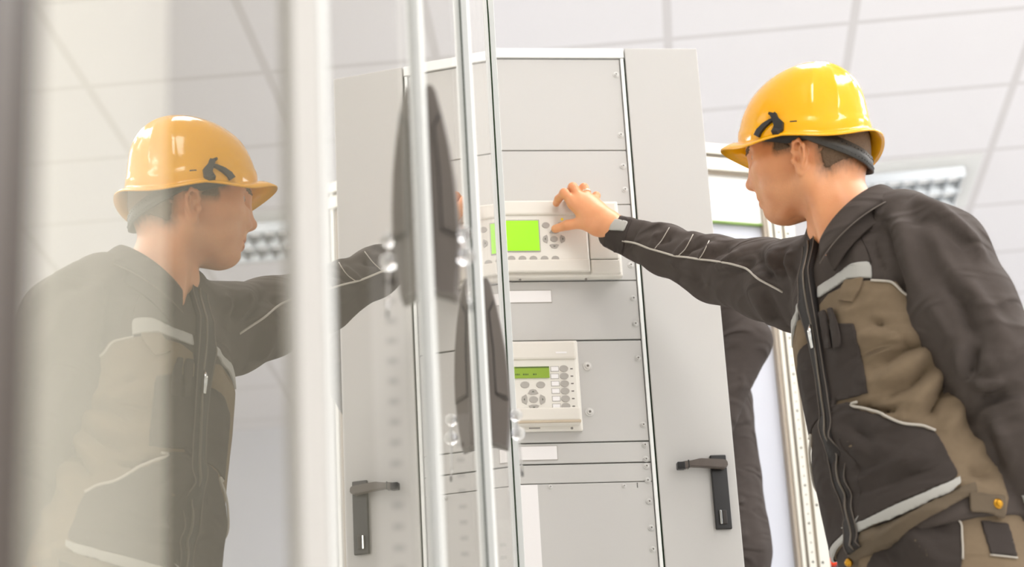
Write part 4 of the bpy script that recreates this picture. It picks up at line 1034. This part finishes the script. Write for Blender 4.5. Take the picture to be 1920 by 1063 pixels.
# zip placket down the front of the torso
def front_pt(t, lat, off):
    o = AX0 + AXU*AXL*t + TL*lat; h = BV[0].ray_cast(Vector(o + TF*.6), Vector(-TF))
    if h[0] is None: h = BV['all'].ray_cast(Vector(o + TF*.6), Vector(-TF))
    return np.array(h[0]) + TF*off
def front_strip(name, lat0, lat1, off, m, ts):
    bm = bmesh.new(); L = []
    for t in ts:
        a, c = front_pt(t, lat0, off), front_pt(t, lat1, off); L.append([bm.verts.new(q) for q in (a-TF*.012, a, c, c-TF*.012)])
    for i in range(len(L)-1):
        for k in range(4): bm.faces.new((L[i][k], L[i][(k+1) % 4], L[i+1][(k+1) % 4], L[i+1][k]))
    bm.faces.new(L[0]); bm.faces.new(L[-1][::-1]); bmesh.ops.recalc_face_normals(bm, faces=bm.faces); return obj(name, bm, m, jacket, True)
ts = np.linspace(.0, .92, 66)
front_strip('zip_placket', -.024, .016, .0115, M['dark_cloth'], ts)
b = bmesh.new(); bm_tube(b, [front_pt(t, .002, .0125) for t in ts], .0020, 6); obj('zip', b, M['zip'], jacket, True)
for la in (-.022, .018):
    b = bmesh.new(); bm_tube(b, [front_pt(t, la, .0118) for t in ts], .0011, 6); obj('placket_piping', b, M['seam'], jacket, True)
zp = front_pt(.655, .004, .016); b = bmesh.new(); bm_tube(b, [zp, zp + TF*.004 - AXU*.012, zp + TF*.006 - AXU*.040], [.0026, .0040, .0030], 8); obj('zip_pull', b, M['chrome'], jacket, True)
# sleeves
seam('sleeve_piping', [(1168, 452), (1190, 455), (1215, 465), (1265, 480), (1320, 487), (1370, 495), (1400, 503), (1420, 522), (1455, 540), (1497, 563)], 2, .0012, .0020, M['piping'], jacket)
for q in ([(1255, 427), (1240, 452), (1228, 466)], [(1300, 440), (1285, 468), (1272, 480)], [(1330, 452), (1316, 480), (1311, 486)]): seam('pleat_seam', q, 2, .0008, .0010, M['piping'], jacket, 4)
cuffp = patch('cuff', [(1131, 466), (1136, 440), (1146, 412), (1158, 404), (1186, 412), (1176, 440), (1168, 476)], 2, .0030, M['jacket2'], jacket, 2, 4)
patch('cuff_tab', [(1151, 413), (1181, 416), (1172, 436), (1143, 433)], 2, .0055, M['reflective'], jacket, 2, 4)
patch('cuff', [(1884, 930), (1925, 926), (1975, 918), (1985, 975), (1925, 985), (1890, 980)], 1, .0030, M['reflective'], jacket, 2)
seam('shoulder_seam', [(1632, 352), (1622, 380), (1600, 400), (1598, 420), (1615, 445), (1628, 470), (1634, 492)], 'all', .0006, .0012, M['jacket2'], jacket)
seam('shoulder_seam', [(1668, 352), (1650, 368), (1634, 392), (1626, 420)], 'all', .0006, .0010, M['seam'], jacket)
# collar: stand and turned-down leaf around the neck
NB = h2w(NECK_B); NT_ = h2w(np.array([-.022, 0, -.015])); NU = unit(NT_-NB); NFw = unit(TF*.6+HF*.6); NFw = unit(NFw - NU*(NFw @ NU)); NLf = np.cross(NU, NFw)
def collar_ring(ph, h, r):   # ph measured from the nape
    return NB + NU*h + (-NFw*math.cos(ph)*r*1.06 + NLf*math.sin(ph)*r)
bm = bmesh.new(); L = []
PH = np.linspace(-2.55, 2.55, 61)
for ph in PH:
    k = abs(ph)/2.55; back = 1-k
    top = .078 - .062*k**1.4; rt = .068 + .006*k
    leaf = .040 + .004*k
    ro = rt + .017
    prof = [(top-.060, rt+.006), (top-.02, rt), (top, rt+.001), (top+.002, rt+.004), (top-.004, rt+.009), (top-leaf*.55, ro+.002), (top-leaf, ro+.008 + .004*k), (top-leaf+.001, ro+.0045+.004*k), (top-leaf*.5, rt+.010), (top-.008, rt+.0045), (top-.058, rt+.011)]
    L.append([bm.verts.new(collar_ring(ph, h, r)) for h, r in prof])
n = len(L[0])
for i in range(len(L)-1):
    for k in range(n): bm.faces.new((L[i][k], L[i][(k+1) % n], L[i+1][(k+1) % n], L[i+1][k]))
bm.faces.new(L[0]); bm.faces.new(L[-1][::-1]); bmesh.ops.recalc_face_normals(bm, faces=bm.faces)
edge = [np.array(l[6].co) for l in L]
collar = obj('collar', bm, M['jacket'], jacket, True)
b = bmesh.new(); bm_tube(b, edge, .0012, 6); obj('collar_edge', b, M['seam'], jacket, True)
# ---- trousers and boots
def tsec_sdf(p):
    d, t = torso_sdf(p, -.006); d = np.maximum(d, (t-.06)*AXL); d = np.maximum(d, (-.34-t)*AXL)
    hipc = AX0 - AXU*AXL*.24
    for s in (1, -1):
        k = hipc + TL*s*.085; kn = np.array([k[0]-.03, k[1], .50]) + TF*.03; an = np.array([kn[0]+.02, kn[1], .10])
        d = sm(d, caps(p, k, kn, .098, .074), .03); d = sm(d, np.maximum(caps(p, kn, an, .074, .066), .09 - p[..., 2]), .02)
    return d
TV, TFc = sdf_mesh(tsec_sdf, (.30, 2.70, .06), (1.05, 3.45, 1.02), .0085)
TN = vert_normals(TV, TFc)
if ((TV - TV.mean(0))*TN).sum(1).mean() < 0: TFc = TFc[:, ::-1]; TN = -TN
TV = folds(TV, TN, [([(1640, 1010), (1680, 1040), (1700, 1063)], 10, -7), ([(1690, 985), (1730, 1020), (1760, 1063)], 12, 7), ([(1720, 960), (1760, 985), (1790, 1000)], 10, -6), ([(1610, 1040), (1640, 1063), (1660, 1090)], 10, 6)], 1.0)
nzv = np.array([noise.fractal(Vector((a*10, b*10, c*7)), 1.0, 2.0, 3) for a, b, c in TV]); TV = TV + TN*(nzv*.004)[:, None]
trousers = np_obj('trousers', TV, TFc, [M['khaki']], person)
TBV = BVHTree.FromPolygons([Vector(v) for v in TV], [tuple(int(i) for i in q) for q in TFc])
patch('trouser_front_panel', [(1610, 1090), (1640, 1035), (1700, 985), (1740, 960), (1790, 968), (1803, 980), (1806, 1050), (1800, 1090)], None, .003, M['jacket2'], trousers, 2, tree=TBV)
patch('trouser_back_pocket', [(1836, 975), (1890, 980), (1908, 1046), (1856, 1040)], None, .003, M['jacket2'], trousers, 2, tree=TBV)
seam('pocket_seam', [(1856, 1042), (1906, 1048)], None, .003, .0014, M['piping'], trousers, tree=TBV)
seam('pocket_piping', [(1762, 972), (1790, 970), (1803, 980), (1806, 1050)], None, .004, .0016, M['piping'], trousers, tree=TBV)
for s in (1, -1):
    k = AX0 - AXU*AXL*.24 + TL*s*.085; kn = np.array([k[0]-.03, k[1], .50]) + TF*.03; an = np.array([kn[0]+.02, kn[1], .10])
    def boot(p, an=an):
        toe = an + TF*.17; d = caps(p, (an[0], an[1], .05), (an[0], an[1], .17), .055, .052); d = sm(d, caps(p, (an[0], an[1], .045), (toe[0], toe[1], .035), .048, .042), .02)
        return np.maximum(d, .001-p[..., 2])
    V, F = sdf_mesh(boot, (an[0]-.30, an[1]-.25, -.01), (an[0]+.15, an[1]+.15, .25), .009); n_ = vert_normals(V, F)
    if ((V-V.mean(0))*n_).sum(1).mean() < 0: F = F[:, ::-1]
    np_obj('boot', V, F, M['shoe'], person)

# ------------------------------------------------------------------ second person, mostly hidden behind the relay cabinet
Q = lambda px, py, Y=4.45: PY(px, py, Y)
c0 = np.array([.43, 4.52, 0.])
def p2_jacket(p):
    d = caps(p, c0 + [.0, 0, 1.52], c0 + [.005, 0, 1.18], .115, .125)
    d = sm(d, caps(p, c0 + [.0, 0, 1.55], c0 + [-.01, 0, 1.62], .10, .05), .05)
    s = caps(p, Q(1372, 560, 4.40), Q(1400, 640, 4.36), .058, .054); s = sm(s, caps(p, Q(1400, 640, 4.36), Q(1345, 800, 4.32), .052, .040), .02)
    return sm(d, s, .02)
V, F = sdf_mesh(p2_jacket, (.20, 4.10, .95), (.68, 4.80, 1.80), .011); n_ = vert_normals(V, F)
if ((V-V.mean(0))*n_).sum(1).mean() < 0: F = F[:, ::-1]; n_ = -n_
V = V + n_*np.array([noise.fractal(Vector((a*9, b*9, c*6)), 1.0, 2.0, 3) for a, b, c in V])[:, None]*.007
HC = c0 + np.array([-.03, 0, 1.75])
def p2_body(p):
    d = ell(p, HC + [0, 0, .02], (.098, .077, .115)); d = sm(d, ell(p, HC + [-.06, 0, -.06], (.045, .05, .06)), .03); d = sm(d, caps(p, HC + [-.10, 0, -.01], HC + [-.115, 0, -.035], .008, .011), .012)
    d = sm(d, caps(p, HC + [.01, 0, -.05], c0 + [.0, 0, 1.50], .055, .06), .03); d = sm(d, caps(p, c0 + [0, 0, 1.5], c0 + [.0, 0, 1.0], .09, .09), .05)
    return d
BV_, BF_ = sdf_mesh(p2_body, (.15, 4.3, .85), (.65, 4.75, 1.95), .009)
p2o = np_obj('person', BV_, BF_, M['skin']); tag(p2o, 'second person in dark work clothes, mostly hidden behind the right edge of the relay cabinet', 'person')
np_obj('jacket', V, F, M['jacket2'], p2o)
def p2_trousers(p):
    d = caps(p, c0 + [.01, 0, 1.10], c0 + [.01, 0, .95], .110, .122)
    for dy, dx in ((-.09, .045), (.09, .0)):
        d = sm(d, caps(p, c0 + [.0, dy, .98], c0 + [dx, dy, .52], .105, .078), .03); d = sm(d, np.maximum(caps(p, c0 + [dx, dy, .52], c0 + [dx+.03, dy, .08], .078, .068), .06-p[..., 2]), .02)
    return d
V, F = sdf_mesh(p2_trousers, (.20, 4.20, .03), (.72, 4.85, 1.30), .012); n_ = vert_normals(V, F)
if ((V-V.mean(0))*n_).sum(1).mean() < 0: F = F[:, ::-1]; n_ = -n_
V = V + n_*np.array([noise.fractal(Vector((a*9, b*9, c*5)), 1.0, 2.0, 3) for a, b, c in V])[:, None]*.007
np_obj('trousers', V, F, M['jacket'], p2o)
for dy, dx in ((-.09, .075), (.09, .03)):
    a = c0 + [dx, dy, 0]
    V, F = sdf_mesh(lambda p: np.maximum(sm(caps(p, a + [0, 0, .05], a + [0, 0, .16], .055, .05), caps(p, a + [0, 0, .045], a + [-.16, 0, .035], .05, .042), .02), .001-p[..., 2]), tuple(a - [.26, .1, .02]), tuple(a + [.1, .1, .25]), .010); n_ = vert_normals(V, F)
    if ((V-V.mean(0))*n_).sum(1).mean() < 0: F = F[:, ::-1]
    np_obj('boot', V, F, M['shoe'], p2o)
HW2 = HC
b = bmesh.new()
for k in range(1): 
    g = bmesh.ops.create_uvsphere(b, u_segments=40, v_segments=20, radius=1)
    bmesh.ops.delete(b, geom=[v for v in b.verts if v.co.z < -.05], context='VERTS')
    for v in b.verts:
        x, y, z = v.co; r = 1.0 + (.12 + (.16*max(0, -x)**3))*(1 if z < .04 else 0)
        v.co = Vector(HC) + Vector((x*.115*r, y*.10*r, z*.135 + .055))
hs = obj('safety_helmet', b, M['shell'], p2o, True)
sol = hs.modifiers.new('thickness', 'SOLIDIFY'); sol.thickness = .003
